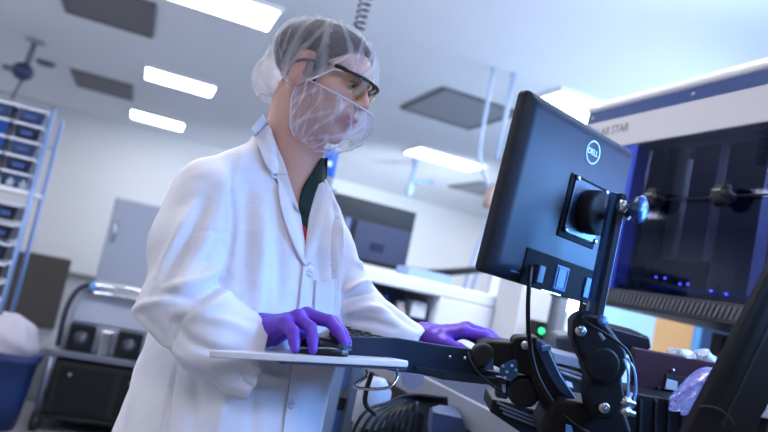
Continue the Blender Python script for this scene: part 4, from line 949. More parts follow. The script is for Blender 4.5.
lo = A(-.11, -.16, -.27); G = grid(lo, A(.11, .135, .155), h_)
nb = toH(NB); d = head_sdf(G)
neck = cone(G, (0, -.022, -.045), nb+A(0, -.006, -.0), .056, .060)
neck = smin(neck, cone(G, (0, .0, -.07), nb+A(0, .028, -.012), .040, .046), .02)
for s in (-1, 1): neck = smin(neck, cone(G, (s*.058, -.018, -.02), nb+A(s*.012, .05, -.03), .012, .011), .014)    # neck muscles
neck = smin(neck, ell(G, tuple(.45*A(0, .02, -.07)+.55*(nb+A(0, .05, 0))), (.014, .016, .020)), .014)
shl = [toH(NB+ul*s*.13-A(0, 0, .095)-uf_*.01) for s in (-1, 1)]
sh_ = cone(G, shl[0], shl[1], .04, .04); sh_ = smin(sh_, cone(G, nb, toH(NB-A(0, 0, .12)+uf_*.01), .052, .075), .05)
d = smin(d, neck, .022); d = smin(d, sh_, .03)
V, Q = nets(d, lo, h_); V = smooth_mesh(V, Q, 2, .4)
body = link_mesh('person', toW(V), Q.tolist(), skin, None, True, org=root_loc)
tag(body, 'person in white lab coat, hair net, beard cover, glasses and purple gloves at the tray', 'person')
# skin tone carried by the body itself: lips, stubble
colr = body.data.color_attributes.new('tone', 'FLOAT_COLOR', 'POINT')
x, y, z = V[:, 0], V[:, 1], V[:, 2]
base = np.array(srgb(216, 171, 158)[:3]); C_ = np.tile(base, (len(V), 1))
def blend(w, c): 
    global C_
    w = np.clip(w, 0, 1)[:, None]; C_ = C_*(1-w)+np.array(srgb(*c)[:3])*w
st = np.clip((-.022-z)/.02, 0, 1)*np.clip((z+.125)/.03, 0, 1)*np.clip((y+.005)/.02, 0, 1)
blend(st*.38, (150, 116, 108))
blend(1.3*np.exp(-((np.abs(x)/.028)**4+((z+.051)/.011)**4))*(y > .085), (176, 96, 98))
blend(.5*np.exp(-(((np.abs(x)-.04)/.016)**2+((z+.008)/.014)**2))*(y > .04), (214, 142, 128))
blend(.5*np.exp(-((x/.014)**2+((z+.010)/.014)**2))*(y > .1), (220, 146, 130))
blend(.45*(np.abs(x) > .074)*(y < .03)*(z > -.04), (220, 142, 128))
colr.data.foreach_set('color', np.concatenate([C_, np.ones((len(V), 1))], 1).astype(np.float32).ravel())
nt = skin.node_tree; va = nt.nodes.new('ShaderNodeVertexColor'); va.layer_name = 'tone'
nt.links.new(va.outputs['Color'], nt.nodes['Principled BSDF'].inputs['Base Color'])

# eyes, brows, hair
for s in (-1, 1):
    MBe = MB().ball((0, 0, 0), .0122, 20); MBe.v = [tuple(toW(A(*v)+A(s*.033, .0800, .0195))) for v in MBe.v]
    ey = MBe.build('eye', mat('eye_white', (168, 158, 158), .2), body, True)
    g_ = A(s*.033, .0800, .0195); dr = unit(A(.05*s-.0, 1, -.34))
    ir = MB().lathe(g_+dr*.0112, dr, [(.0056, 0), (.0054, .0009), (.0024, .0013), (0, .0013)], 16); ir.v = [tuple(toW(v)) for v in ir.v]
    ir.build('iris', mat('iris_brown', (48, 32, 24), .1), ey, True)
    li = MB()
    li.tube([toW(A(s*(.033+.0150*t), .0940-.0075*t*t, .0232-.0042*t*t)) for t in np.linspace(-1, 1, 9)], [.0012, .002, .0026, .0028, .0028, .0028, .0026, .002, .0012], 8)
    li.build('upper_lid', mat('lash_brown', (72, 48, 42), .6), body, True)
    eb = MB().tube([toW(A(s*(.012+.040*t), .1045-.020*t*t-.002*t, .0385+.006*t-.010*t*t)) for t in np.linspace(0, 1, 9)], [.002, .0036, .0042, .0042, .004, .0036, .003, .0022, .001], 8)
    eb.build('eyebrow', mat('brow_brown', (46, 34, 32), .8, bump=.5, bscale=400), body, True)
hair_m = mat('hair_brown', (40, 31, 32), .7, var=.35, scale=40, bump=.5, bscale=300, spec=.2)
hh = .0026; lo2 = A(-.11, -.15, -.11); G2 = grid(lo2, A(.11, .125, .19), hh); x, y, z = G2; ax_ = np.abs(x)
dh = ell(G2, (0, -.014, .054), (.074, .098, .074)); dh = smin(dh, ell(G2, (0, .026, .018), (.063, .066, .088)), .03)
ang = np.arctan2(x, z-.03)
thick = .007+.001*np.clip((z-.05)/.08, 0, 1)
dh = dh-thick+.0005*np.sin(ang*34+y*70+2*np.sin(z*40))
zh = np.interp(y, [-.12, -.05, -.03, -.022, -.014, .010, .016, .020, .030, .036, .05, .07, .09, .12], [-.080, -.078, -.066, -.03, .046, .046, .035, -.012, -.014, .036, .052, .080, .096, .10]).astype(np.float32)
dh = smax(dh, (zh-z)*.6, .012)
V2, Q2 = nets(dh, lo2, hh); V2 = smooth_mesh(V2, Q2, 1, .4)
link_mesh('hair', toW(V2), Q2.tolist(), hair_m, body, True)

# hair net: pleated shell with an elastic edge
def net_sdf(G):
    x, y, z = G
    d = ell(G, (0, -.012, .054), (.089, .115, .090)); d = smin(d, ell(G, (0, .030, .03), (.074, .076, .086)), .03)
    d = smin(d, ell(G, (0, -.086, -.026), (.066, .050, .056)), .035); d = smin(d, ell((np.abs(x), y, z), (.074, -.006, .006), (.022, .038, .046)), .02)
    return d
def pleat(x, y, z):
    a_ = np.arctan2(x, y+.03); r_ = np.sqrt(x*x+(y+.03)**2)/.1
    v = .5*np.sin(a_*17+2.2*np.sin(a_*3+z*9)+z*14)+.3*np.sin(a_*29-z*30+1.3)+.25*np.sin(a_*41+z*55+2*np.sin(z*40))
    return v*np.clip(r_*1.1, .3, 1)
zcut = lambda y: np.interp(y, [-.16, -.10, -.04, .0, .03, .06, .12], [-.080, -.074, -.056, -.040, -.010, .026, .044])
lo3 = A(-.12, -.175, -.12); hn = .003; G3 = grid(lo3, A(.12, .13, .19), hn)
dn = net_sdf(G3)+.0022*pleat(*G3).astype(np.float32)+.0015*np.sin(G3[0]*70)*np.sin(G3[2]*90+G3[1]*60)
V3, Q3 = nets(dn, lo3, hn); V3 = smooth_mesh(V3, Q3, 1, .3)
keep = V3[:, 2] > zcut(V3[:, 1]); Qk = Q3[keep[Q3].all(1)]
def compact(V, Q):
    u, inv = np.unique(Q, return_inverse=True); return V[u], inv.reshape(Q.shape), u
V3, Q3, _ = compact(V3, Qk)
net_m = film('hairnet_mesh', (238, 240, 252), .20, .14, 55, attr='fold')
hn_ = link_mesh('hairnet', toW(V3), Q3.tolist(), net_m, body, True)
def fold_attr(o, val):
    a_ = o.data.attributes.new('fold', 'FLOAT', 'POINT'); a_.data.foreach_set('value', val.astype(np.float32))
pv = pleat(V3[:, 0], V3[:, 1], V3[:, 2])
a3 = np.arctan2(V3[:, 0], V3[:, 1]+.03); ln3 = lambda v, e: np.clip(.5+.5*np.sin(v), 0, 1)**e
fv = np.clip((pv-.32)/.5, 0, 1)**1.5*.16+.30*ln3(a3*11+V3[:, 2]*22+2*np.sin(a3*2+V3[:, 2]*12), 7)+.26*ln3(a3*7-V3[:, 2]*40+1.5*np.sin(a3*5), 9)+.45*np.clip((-.045-V3[:, 1])/.06, 0, 1)*np.clip((.06-V3[:, 2])/.06, 0, 1)
for s0, s1 in (((-.070, .02, .10), (-.083, -.03, .0)), ((-.02, .08, .12), (-.075, .055, .035)), ((-.04, -.02, .15), (-.08, .03, .07)), ((.0, .04, .155), (-.055, .085, .07)), ((-.05, -.06, .13), (-.085, -.05, .03)), ((.01, .06, .145), (-.03, .1, .08)), ((-.03, -.09, .12), (-.086, -.045, -.01))):
    s0, s1 = A(*s0), A(*s1); t = np.clip(((V3-s0) @ (s1-s0))/((s1-s0) @ (s1-s0)), 0, 1); q = s0+t[:, None]*(s1-s0)
    # the crease lies on the net, so compare directions from the head centre
    c0 = A(0, -.01, .04); u1 = (V3-c0)/np.linalg.norm(V3-c0, axis=1)[:, None]; u2 = (q-c0)/np.linalg.norm(q-c0, axis=1)[:, None]
    fv = np.maximum(fv, .5*np.exp(-(np.linalg.norm(u1-u2, axis=1)/.028)**2))
fold_attr(hn_, fv)
def rim_on(sdf, fz, n=90, a0=-pi, a1=pi, c=(0, -.02)):
    out = []
    for i in range(n):
        a_ = a0+(a1-a0)*i/(n-1); rs = np.linspace(.03, .20, 340)
        xs = c[0]+rs*sin(a_); ys = c[1]+rs*cos(a_); zs = fz(ys)
        dd = sdf([xs, ys, zs]); k = np.argmax(dd > 0); out.append(A(xs[k], ys[k], zs[k]))
    return out
rim = rim_on(net_sdf, zcut)
elastic = mat('elastic_white', (232, 234, 244), .6, bump=.3, bscale=500)
MB().tube([toW(p) for p in rim], .0019, 8, False).build('elastic_edge', elastic, hn_, True)

# beard cover: pouch over cheeks, mouth and chin
def beard_sdf(G):
    x, y, z = G; S = (np.abs(x), y, z)
    d = ell(G, (0, .030, -.040), (.072, .082, .082)); d = smin(d, ell(G, (0, .084, -.055), (.050, .056, .066)), .03)
    d = smin(d, ell(G, (0, .040, -.100), (.056, .055, .036)), .03)
    return d
ztop = lambda y: np.interp(y, [-.05, .0, .03, .06, .09, .13, .16], [-.006, -.008, -.012, -.015, -.018, -.022, -.022])
lo4 = A(-.10, -.05, -.16); G4 = grid(lo4, A(.10, .16, .05), .0028); x, y, z = G4
db = beard_sdf(G4)+.0016*np.sin(110*x+60*z+2*np.sin(70*y))+.0018*np.sin(150*y+95*z)*np.sin(60*z)
V4, Q4 = nets(db, lo4, .0028); V4 = smooth_mesh(V4, Q4, 1, .3)
yb_ = np.interp(V4[:, 2], [-.16, -.12, -.06, 0.02], [.045, .012, -.004, -.004])
keep = (V4[:, 2] < ztop(V4[:, 1])) & (V4[:, 1] > yb_); V4, Q4, _ = compact(V4, Q4[keep[Q4].all(1)])
bc = link_mesh('beard_cover', toW(V4), Q4.tolist(), film('beard_mesh', (238, 238, 250), .21, .12, 70, attr='fold'), body, True)
a4 = np.arctan2(V4[:, 0], V4[:, 1]-.01)
ln = lambda v, e: np.clip(.5+.5*np.sin(v), 0, 1)**e
fold_attr(bc, .36*ln(a4*15+2.5*np.sin(V4[:, 2]*38), 10)+.28*ln(a4*9-V4[:, 2]*60+2*np.sin(V4[:, 2]*25+a4), 12)+.22*ln(a4*24+V4[:, 2]*45, 12)+.22*np.clip((.035-V4[:, 1])/.05, 0, 1)+.20*np.clip((V4[:, 1]-.118)/.02, 0, 1))
r1 = [p for p in rim_on(beard_sdf, ztop, 80, -pi*.68, pi*.68, (0, .02)) if p[1] > -.004]
MB().tube([toW(p) for p in r1], .0017, 8).build('elastic_edge', elastic, bc, True)
r2 = []
for zz in np.linspace(-.008, -.128, 26):
    yb = float(np.interp(zz, [-.16, -.12, -.06, 0.02], [.045, .012, -.004, -.004])); xs = np.linspace(0, .14, 300); dd = beard_sdf([xs, np.full(300, yb), np.full(300, zz)])
    k = np.argmax(dd > 0); 
    if dd[0] < 0: r2.append(A(xs[k], yb, zz))
for s in (-1, 1): MB().tube([toW(A(s*p[0], p[1], p[2])) for p in r2], .0017, 8).build('elastic_edge', elastic, bc, True)
MB().tube([toW(A(s_*.079, y_, z_)) for s_, y_, z_ in ((-1, -.002, .0), (-1, -.02, .0), (-1.02, -.04, -.006))], .0014, 8).build('ear_loop', elastic, bc, True)

# safety glasses
fr_m = mat('frame_black', (26, 24, 30), .3)
def brow(t): return A(.066*t, .1135-.030*abs(t)**2.6, .038-.004*abs(t)**2)
gb_ = MB().tube([toW(brow(t)) for t in np.linspace(-1, 1, 41)], [.0026+.0008*sin(pi*i/40) for i in range(41)], 10)
for s in (-1, 1):
    gb_.tube([toW(p) for p in spline([brow(s)+A(0, 0, 0), A(s*.0725, .066, .035), A(s*.079, .03, .030), A(s*.083, -.002, .022), A(s*.081, -.02, .010), A(s*.079, -.03, -.006)], 8)], [.0038]*10+[.0030]*31, 10)
gf = gb_.build('safety_glasses', fr_m, body, True)
lens_m = glass('lens_clear', (250, 246, 232), .10, .02)
for s in (-1, 1):
    vs = []; nu, nv = 22, 12
    for j in range(nv+1):
        v = j/nv
        for i in range(nu+1):
            u = i/nu; t = s*(.07+.93*u); b = brow(t); hgt = .040*(1-.25*u**3)*(min(1, u*4+.35))
            vs.append(b+A(0, -.006*v*v-.002*v, -v*hgt))
    fs = [(j*(nu+1)+i, j*(nu+1)+i+1, (j+1)*(nu+1)+i+1, (j+1)*(nu+1)+i) for j in range(nv) for i in range(nu)]
    ln = MB().add([toW(v) for v in vs], fs).build('lens', lens_m, gf, True)
    so = ln.modifiers.new('thick', 'SOLIDIFY'); so.thickness = .0018
    MB().tube([toW(brow(s*.10)+A(0, -.004, -.004)), toW(A(s*.013, .100, .012)), toW(A(s*.0155, .094, .0))], .0010, 8).build('nose_pad', lens_m, gf, True)

# ------------------------------------------------------------------ lab coat
Sr, Er, Wr = P(206, 197, 1.30), P(178, 297, 1.19), P(262, 345, 1.235)
Sl, El, Wl = P(314, 222, 1.48), P(349, 304, 1.45), P(420, 344, 1.40)
PX = lambda x, y, d_: P(x, y, d_)
T0 = A(.256, 1.415, 0)
ZS = [.45, .60, .75, .85, .95, 1.05, 1.15, 1.24, 1.29, 1.33, 1.36, 1.39, 1.45]
AW = [.225, .214, .202, .192, .186, .186, .192, .185, .165, .125, .085, .066, .06]
BW = [.200, .190, .178, .170, .158, .146, .138, .125, .108, .090, .074, .062, .06]
OF = [.010, .010, .010, .012, .014, .014, .012, .006, .0, -.004, -.004, -.002, .0]
OL = [-.02, -.02, -.018, -.015, -.010, -.005, 0, 0, 0, 0, 0, 0, 0]
def torso_sdf(G, inset=0):
    dx, dy, z = G[0]-T0[0], G[1]-T0[1], G[2]
    it = lambda L: np.interp(z, ZS, L).astype(np.float32)
    a_, b_ = it(AW)-inset, it(BW)-inset
    u = dx*ul[0]+dy*ul[1]-it(OL); v = dx*uf_[0]+dy*uf_[1]-it(OF)
    q = (np.abs(u/a_)**2.4+np.abs(v/b_)**2.4)**(1/2.4)
    return (q-1)*np.minimum(a_, b_)*.92
lo5 = A(-.08, 1.02, .50); hc = .0048; G5 = grid(lo5, A(.70, 1.72, 1.46), hc)
d = torso_sdf(G5)
TC = NB+A(0, 0, .022)-uf_*.022; trap = cone(G5, TC, Sr+A(0, 0, .030), .058, .042); trap = smin(trap, cone(G5, TC, Sl+A(0, 0, .030), .058, .040), .02)
d = smin(d, trap, .035)
NAX = unit(toW(A(0, -.022, -.045))-NB)
d = smin(d, cone(G5, NB-NAX*.02-uf_*.006, NB+NAX*.046-uf_*.010, .078, .071), .02)
slr = chain(G5, [Sr, P(187, 246, 1.245), Er], [.066, .062, .052], .03)
fore = chain(G5, [Er, P(215, 326, 1.19), P(258, 346, 1.225)], [.052, .050, .047], .03)
drape = chain(G5, [P(166, 312, 1.172), P(205, 345, 1.170), P(246, 374, 1.197)], [.034, .042, .043], .03)
fore = smin(fore, drape, .03)
elt = cone(G5, P(160, 307, 1.175), P(137, 311, 1.175), .034, .007)       # gathered point of cloth at the elbow
slr = smin(slr, fore, .03); slr = smin(slr, elt, .03)
fd = unit(P(262, 352, 1.222)-P(200, 336, 1.19)); cutp = P(260, 352, 1.222); cn = unit(fd)
side = (G5[0]-cutp[0])*cn[0]+(G5[1]-cutp[1])*cn[1]+(G5[2]-cutp[2])*cn[2]
slr = np.maximum(slr, side)
hol = chain(G5, [P(232, 340, 1.20), P(258, 347, 1.225), P(285, 352, 1.245)], [.02, .037, .040], .02)
hol = smin(hol, chain(G5, [P(228, 356, 1.185), P(247, 373, 1.197), P(270, 386, 1.21)], [.012, .030, .034], .02), .02)
slr = smax(slr, -hol, .002)
sll = chain(G5, [Sl, P(326, 259, 1.47), El, P(385, 329, 1.42), Wl], [.058, .058, .055, .042, .033], .03)
sll = smin(sll, cone(G5, P(352, 320, 1.44), P(402, 346, 1.40), .045, .032), .03)
cl = unit(Wl-El); side = (G5[0]-Wl[0])*cl[0]+(G5[1]-Wl[1])*cl[1]+(G5[2]-Wl[2])*cl[2]; sll = np.maximum(sll, side)
sll = smax(sll, -cone(G5, Wl-cl*.03, Wl+cl*.04, .02, .036), .002)
upr = cone(G5, Sr, P(187, 246, 1.245), .066, .062); d = smin(d, upr, .020); d = smin(d, slr, .004); d = smin(d, sll, .012)
# open neck: V down the front and a round hole at the back of the collar
dx, dy = G5[0]-T0[0], G5[1]-T0[1]; u = dx*ul[0]+dy*ul[1]; v = dx*uf_[0]+dy*uf_[1]
inner = torso_sdf(G5, .014)
ZV = 1.205
vee = np.maximum(np.abs(u+.004)-np.clip((G5[2]-ZV)*.34, -.02, .075), -v+.0); vee = np.maximum(vee, ZV-G5[2])
nh = cone(G5, NB-A(0, 0, .05)+uf_*.006, NB+A(0, 0, .2)+uf_*.03, .066, .078)
open_ = np.minimum(np.maximum(vee, -inner), nh)
d = smax(d, -open_, .004)
d = np.maximum(d, .52-G5[2])
del vee, nh, inner, open_, hol
Vc, Qc = nets(d, lo5, hc); Vc = smooth_mesh(Vc, Qc, 2, .5)
# loose cloth: broad soft undulation plus named creases laid on the surface
def bvh_of(V, Q): return BVHTree.FromPolygons([tuple(v) for v in V], [tuple(q) for q in Q.tolist()])
def hits(bvh, pts):
    out = []
    for px, py in pts:
        r = ray(px, py); h_ = bvh.ray_cast(Vector(CO), Vector(unit(r)))
        if h_[0] is not None: out.append(np.array(h_[0]))
    return out
def soft(V, f, s=0):
    x, y, z = V.T*f; return (np.sin(x*1.7+1.3*np.sin(z*1.1+s)+s)*np.sin(y*1.3+z*.9+s*2)+.6*np.sin(x*2.9-z*2.3+s)*np.sin(z*1.9+y*2.1))/1.6
Nc = normals(Vc, Qc)
Vc = Vc+Nc*(.0018*soft(Vc, 16)+.0012*soft(Vc, 38, 2))[:, None]
bv = bvh_of(Vc, Qc); Nc = normals(Vc, Qc); disp = np.zeros(len(Vc))
for pts, w, amp in COAT_FOLDS:
    fine = spline([A(x, y, 0) for x, y in pts], 10); H_ = hits(bv, [(p[0], p[1]) for p in fine])
    if len(H_) < 4: continue
    H_ = [H_[i] for i in range(len(H_)) if i == 0 or np.linalg.norm(H_[i]-H_[i-1]) < .05]
    H_ = np.array(H_); near = np.where((Vc[:, None, :].min(1) > H_.min(0)-4*w).all(1) & (Vc < H_.max(0)+4*w).all(1))[0]
    D = np.linalg.norm(Vc[near][:, None]-H_[None], axis=2); k = D.argmin(1); dm = D.min(1); t = k/(len(H_)-1)
    disp[near] += 1.9*amp*np.exp(-(dm/w)**2)*np.clip(np.sin(pi*np.clip(t, .03, .97)), 0, 1)**.5
Vc = Vc+Nc*disp[:, None]
coat_m = mat('coat_cotton', (236, 237, 250), .75, var=.012, scale=6, bump=.10, bscale=900, spec=.2)
bs_ = coat_m.node_tree.nodes['Principled BSDF']
coat = link_mesh('lab_coat', Vc, Qc.tolist(), coat_m, body, True)
bv = bvh_of(Vc, Qc)
Nc = normals(Vc, Qc)
def drape_patch(name, outline, th, m, parent, lift=.002, n=26, bev=.0008, push=0):
    """piece of cloth lying on the coat inside the given outline (left edge, right edge polylines, top to bottom)"""
    Lp, Rp = outline; Ls = [(p[0], p[1]) for p in spline([A(x, y, 0) for x, y in Lp], 10)]; Rs = [(p[0], p[1]) for p in spline([A(x, y, 0) for x, y in Rp], 10)]
    def samp(L, t):
        f = t*(len(L)-1); i = min(int(f), len(L)-2); return A(*L[i])*(1-(f-i))+A(*L[i+1])*(f-i)
    nc = 12; vs = []; last = None
    for j in range(n+1):
        for i in range(nc+1):
            a_, b_ = samp(Ls, j/n), samp(Rs, j/n); p = a_+(b_-a_)*i/nc; r = unit(ray(*p)); h_ = bv.ray_cast(Vector(CO), Vector(r))
            dist = h_[3] if h_[0] is not None else None
            vs.append((p, dist))
    ds = np.array([np.nan if q[1] is None else q[1] for q in vs]).reshape(n+1, nc+1)
    med = np.nanmedian(ds, axis=1)
    for j in range(n+1):
        row = ds[j]; ok = ~np.isnan(row)
        if not ok.any(): ds[j] = np.nanmedian(ds); continue
        row[~ok] = np.interp(np.where(~ok)[0], np.where(ok)[0], row[ok])
    for k in range(3):      # cloth bridges small hollows
        e = np.pad(ds, 1, mode='edge'); ds = np.minimum(ds, (e[:-2, 1:-1]+e[2:, 1:-1]+e[1:-1, :-2]+e[1:-1, 2:])/4)
    top = []; 
    for q, dd in zip(vs, ds.ravel()): top.append(CO+unit(ray(*q[0]))*(dd-lift))
    fs = [(j*(nc+1)+i, (j+1)*(nc+1)+i, (j+1)*(nc+1)+i+1, j*(nc+1)+i+1) for j in range(n) for i in range(nc)]
    o = link_mesh(name, np.array(top), fs, m, parent, True)
    so = o.modifiers.new('thick', 'SOLIDIFY'); so.thickness = th; so.offset = 1 if push else 1
    return o
# make sure cloth thickness goes outwards: normals face the camera side
def shirt_bvh():
    allv = list(map(tuple, Vc))+list(map(tuple, Vs))+list(map(tuple, toW(V))); q = Qc.tolist(); n1 = len(Vc); n2 = n1+len(Vs)
    q += (Qs+n1).tolist()+(Q+n2).tolist(); return BVHTree.FromPolygons(allv, [tuple(x) for x in q])
def patch(name, outline, th, parent=coat, lift=.003, m=coat_m):
    o = drape_patch(name, outline, th, m, parent, lift)
    me = o.data; c = sum((v.co for v in me.vertices), Vector())/len(me.vertices); n = sum((p.normal for p in me.polygons), Vector())
    if n.dot(Vector(CO)-Vector(ORG[body.name])-c) < 0: me.flip_normals()
    return o
def on_coat(px, py):
    h_ = bv.ray_cast(Vector(CO), Vector(unit(ray(px, py)))); return (np.array(h_[0]), np.array(h_[1])) if h_[0] is not None else (P(px, py, 1.3), -CF)
but_m = mat('button_pearl', (214, 218, 234), .3)
for px, py in ((308, 273), (290, 404), (297, 340)):
    p, n = on_coat(px, py); n = n if n @ (CO-p) > 0 else -n
    MB().lathe(p+n*.0035, n, [(.0088, -.003), (.0092, .001), (.0080, .0026), (.0055, .0016), (0, .0016)], 24).build('button', but_m, coat, True)
    b_ = MB(); 
    t1 = unit(np.cross(n, A(0, 0, 1))); t2 = np.cross(n, t1)
    for s in (-1, 1):
        for t in (-1, 1): b_.ball(p+n*.0052+t1*s*.0018+t2*t*.0018, .0007, 6)
    b_.build('button_thread', mat('thread_grey', (120, 124, 140), .6), coat)

# shirt under the coat: dark green with an open collar and a red strip
green = mat('shirt_green', (12, 46, 44), .8, bump=.2, bscale=500)
lo6 = A(.05, 1.2, 1.10); hs = .0045; G6 = grid(lo6, A(.47, 1.62, 1.42), hs)
ds = torso_sdf(G6, .012); ds = smin(ds, cone(G6, NB-A(0, 0, .045)-uf_*.012, NB+A(0, 0, .005)-uf_*.004, .078, .064), .02)
dx, dy = G6[0]-T0[0], G6[1]-T0[1]; u = dx*ul[0]+dy*ul[1]; v = dx*uf_[0]+dy*uf_[1]
vv = np.maximum(np.abs(u+.006)-np.clip((G6[2]-1.265)*.42, -.02, .07), -v-.02); vv = np.maximum(vv, 1.265-G6[2])
nh = cone(G6, NB-A(0, 0, .10)+uf_*.0, NB+A(0, 0, .1)+uf_*.02, .059, .060)
ds = smax(ds, -np.minimum(np.maximum(vv, -torso_sdf(G6, .024)), nh), .003); ds = np.maximum(ds, 1.12-G6[2])
Vs, Qs = nets(ds, lo6, hs); Vs = smooth_mesh(Vs, Qs, 2); 
shirt = link_mesh('shirt', Vs, Qs.tolist(), green, body, True)
bv_c, bv = bv, shirt_bvh()
for nm, ol, th, lf, m_ in SHIRT_BITS: patch(nm, ol, th, shirt, lf, m_)
for nm, ol, th, lf in COAT_PATCHES: patch(nm, ol, th, coat, lf)
bv = bv_c

# trousers and shoes, below the picture's edge
tr = MB()
for s in (-1, 1):
    hpx = T0+ul*s*.095; loft(tr, [ring(hpx[0], hpx[1], z, r, r*1.05, 28, 2.2) for z, r in ((.09, .078), (.3, .080), (.5, .085), (.8, .082), (.95, .080))])
tr.build('trousers', mat('trouser_navy', (36, 40, 54), .8, bump=.2), body, True)
for s in (-1, 1):
    c = T0+ul*s*.095; sh = MB(); rings = []
    for z, k, e in ((0, 1, 2.6), (.02, 1.02, 2.6), (.06, .92, 2.4), (.10, .62, 2.2)):
        rg = []
        for i in range(28):
            a_ = 2*pi*i/28; rg.append(c+ul*(.05*k*np.sign(cos(a_))*abs(cos(a_))**(2/e))+uf_*(.05*(1 if z < .09 else .1)+.14*k*np.sign(sin(a_))*abs(sin(a_))**(2/e))+A(0, 0, z))
        rings.append(rg)
    loft(sh, rings); sh.build('shoe', mat('shoe_black', (22, 22, 26), .5), body, True)

# ------------------------------------------------------------------ gloved hands
glove_m = mat('nitrile_purple', (112, 66, 196), .42, var=.06, scale=40, bump=.08, bscale=120, spec=.4)
def hand(name, O, hx, hy, spec, label=None, step=.0021):
    """hx: finger direction, hy: towards the thumb, z up; joints in that frame"""
    hx = unit(hx); hz = np.cross(hx, hy); hz = unit(hz); hz = hz if hz[2] > 0 else -hz; hy = unit(hy-hx*(hy @ hx))
    lo = A(-.085, -.085, -.05); G = grid(lo, A(.215, .085, .105), step)
    wr, mc = A(*spec['wrist']), spec['mcp']; d = None
    for m_ in mc: 
        c = cone(G, wr+A(.012, m_[1]*.35, 0), A(*m_), .0195, .0118); d = c if d is None else smin(d, c, .014)
    d = smin(d, cone(G, wr+A(.03, spec['ts']*.012, -.004), A(*mc[1])*.8+wr*.2-A(0, 0, .006), .018, .012), .012)
    tp = [A(*p) for p in spec['thumb']]; d = smin(d, cone(G, tp[0], tp[1], .0165, .0125), .014)
    for p, q, ra, rb in zip(tp[1:], tp[2:], (.0118, .0108), (.0110, .0086)): d = smin(d, cone(G, p, q, ra, rb), .005)
    for f_, m_ in zip(spec['fingers'], mc):
        pts = [A(*m_)]+[A(*p) for p in f_]; rs = spec.get('r', [.0112, .0096, .0088, .0074]); fd_ = None
        for i in range(3):
            c = cone(G, pts[i], pts[i+1], rs[i], rs[i+1]); fd_ = c if fd_ is None else smin(fd_, c, .004)
        kn = ell(G, tuple(pts[0]+A(0, 0, .002)), (.012, .010, .011)); d = smin(d, kn, .008); d = smin(d, fd_, .0035)
    fa = cone(G, wr+A(.004, 0, 0), wr+A(*spec['arm']), .0255, .031)
    d = smin(d, fa, .022)
    x, y, z = G; d = d+.0007*np.sin(x*310+y*130)*np.sin(y*240-x*90+z*160)*np.clip((.07-x)/.04, .25, 1)
    Vh, Qh = nets(d, lo, step); Vh = smooth_mesh(Vh, Qh, 2, .4)
    W_ = O+Vh[:, :1]*hx+Vh[:, 1:2]*hy+Vh[:, 2:3]*hz
    return link_mesh(name, W_, Qh.tolist(), glove_m, body, True)
right = hand('glove', RH_O, RH_X, RH_Y, RH)
left = hand('glove', LH_O, LH_X, LH_Y, LH)

# mouse under the right hand
mo = thing('computer_mouse', RH_O+RH_X*.13, 'black computer mouse under the right gloved hand', 'mouse')
hz = A(0, 0, 1); lo7 = A(-.07, -.045, -.01); G7 = grid(lo7, A(.07, .045, .05), .0022)
dm = ell(G7, (0, 0, .008), (.052, .030, .026)); dm = smax(dm, -G7[2]+.002, .003)
V7, Q7 = nets(dm, lo7, .0022); V7 = smooth_mesh(V7, Q7, 1)
mo_c = RH_O+MOUSE_OFF[0]*RH_X+MOUSE_OFF[1]*RH_Y; mo_c = mo_c+A(0, 0, 1)*MOUSE_OFF[2]
mx_ = unit(RH_X+tn*0-(RH_X @ tn)*tn); my_ = np.cross(tn, mx_)
mW = mo_c+V7[:, :1]*mx_+V7[:, 1:2]*my_+V7[:, 2:3]*tn
link_mesh('mouse_body', mW, Q7.tolist(), mat('mouse_black', (22, 23, 28), .3), mo, True)
MP = lambda a_, b_, c_: mo_c+mx_*a_+my_*b_+tn*c_
MB().tube(spline([MP(.052, 0, .012), MP(.035, -.0245, .017), MP(.0, -.0315, .015), MP(-.035, -.0245, .012)], 8), .0016, 8).build('side_trim', mat('trim_silver', (150, 178, 206), .2, .6), mo, True)
MB().ob(MP(.046, .0, .020), mx_, my_, tn, .014, .036, .010).build('front_cap', mat('mouse_slate', (50, 76, 110), .25), mo, bevel=.003)
MB().cyl(MP(.028, -.003, .029), MP(.028, .003, .029), .007, n=18).build('scroll_wheel', dark_m, mo, True)
WORLD = .2
EXPOSURE = 0.1
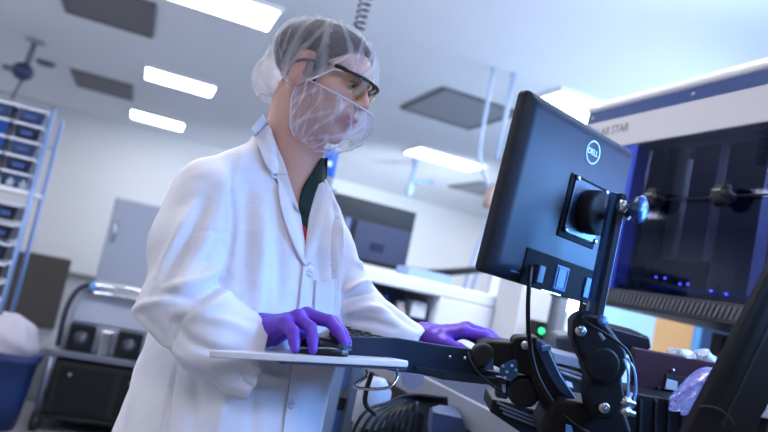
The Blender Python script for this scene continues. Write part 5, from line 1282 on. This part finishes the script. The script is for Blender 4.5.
LAMPS = [
    ('upward_fill', (2.6, 1.6, 2.25), (3.2, 3.0, 3.2), .8, 1.6, 55, (.36, .60, 1)),  # unseen blue lamp added to brighten the ceiling above the instrument
    ('upward_fill', (-3.4, 3.0, 1.9), (-2.4, 4.0, 3.2), 1, 6, 90, (1, .97, .93)),  # unseen lamp added to brighten the left ceiling
    ('upward_fill', (6.2, 4.0, 2.0), (5.6, 5.5, 3.2), 1, 6, 170, (.46, .70, 1)),  # unseen bluish lamp added to lift the ceiling at right
    ('sheen_fill', (1.42, .97, 1.36), (.78, 1.13, 1.34), .3, .3, 3.2, (.14, .42, 1), 90),  # unseen blue lamp added for the sheen on the monitor back
    ('sheen_fill', (1.24, .60, 1.58), (.86, 1.13, 1.34), .3, .3, 4.5, (.16, .42, 1), 70),  # second unseen blue lamp, added to tint the monitor shell
    ('interior_fill', (1.9, 1.4, 1.86), (1.95, 1.5, 1.3), .2, 1.6, 85, (.82, .9, 1)),  # lamp added inside the instrument to brighten what shows behind the glass
    ('hood_fill', (2.0, 2.4, 3.0), (2.3, 3.7, 1.2), .6, .6, 70, (.82, .9, 1)),  # unseen lamp added near the ceiling to whiten the hood front
    ('wall_fill', (4.8, 7.1, 1.0), (4.8, 14.9, 1.9), 1.2, 1.2, 190, (.74, .87, 1), 80),  # hidden lamp added to brighten the far wall
    ('ceiling_fill', (4.0, 4.5, 1.7), (3.6, 6.5, 3.2), 2.4, 2.4, 26, (.62, .80, 1)),  # hidden lamp added to brighten the middle of the ceiling
]
# ------------------------------------------------------------------ light and view
w = bpy.data.worlds.new('world'); SC.world = w; w.use_nodes = True
bg = w.node_tree.nodes['Background']; bg.inputs[0].default_value = (.86, .91, 1, 1); bg.inputs[1].default_value = WORLD
def area(name, loc, target, sx, sy, power, color, spread=180):
    l = bpy.data.lights.new(name, 'AREA'); l.shape = 'RECTANGLE'; l.size = sx; l.size_y = sy; l.energy = power; l.color = color; l.spread = radians(spread)
    o = bpy.data.objects.new(name, l); COL.objects.link(o); o.location = loc
    o.rotation_euler = (Vector(target)-Vector(loc)).to_track_quat('-Z', 'Y').to_euler(); return o
for args in LAMPS: area(*args)
SC.view_settings.view_transform = 'Standard'; SC.view_settings.look = 'None'; SC.view_settings.exposure = EXPOSURE; SC.view_settings.gamma = 1; SC.view_settings.use_curve_mapping = False
SC.cycles.use_denoising = True; SC.cycles.max_bounces = 8; SC.cycles.transparent_max_bounces = 24; SC.cycles.sample_clamp_indirect = 6
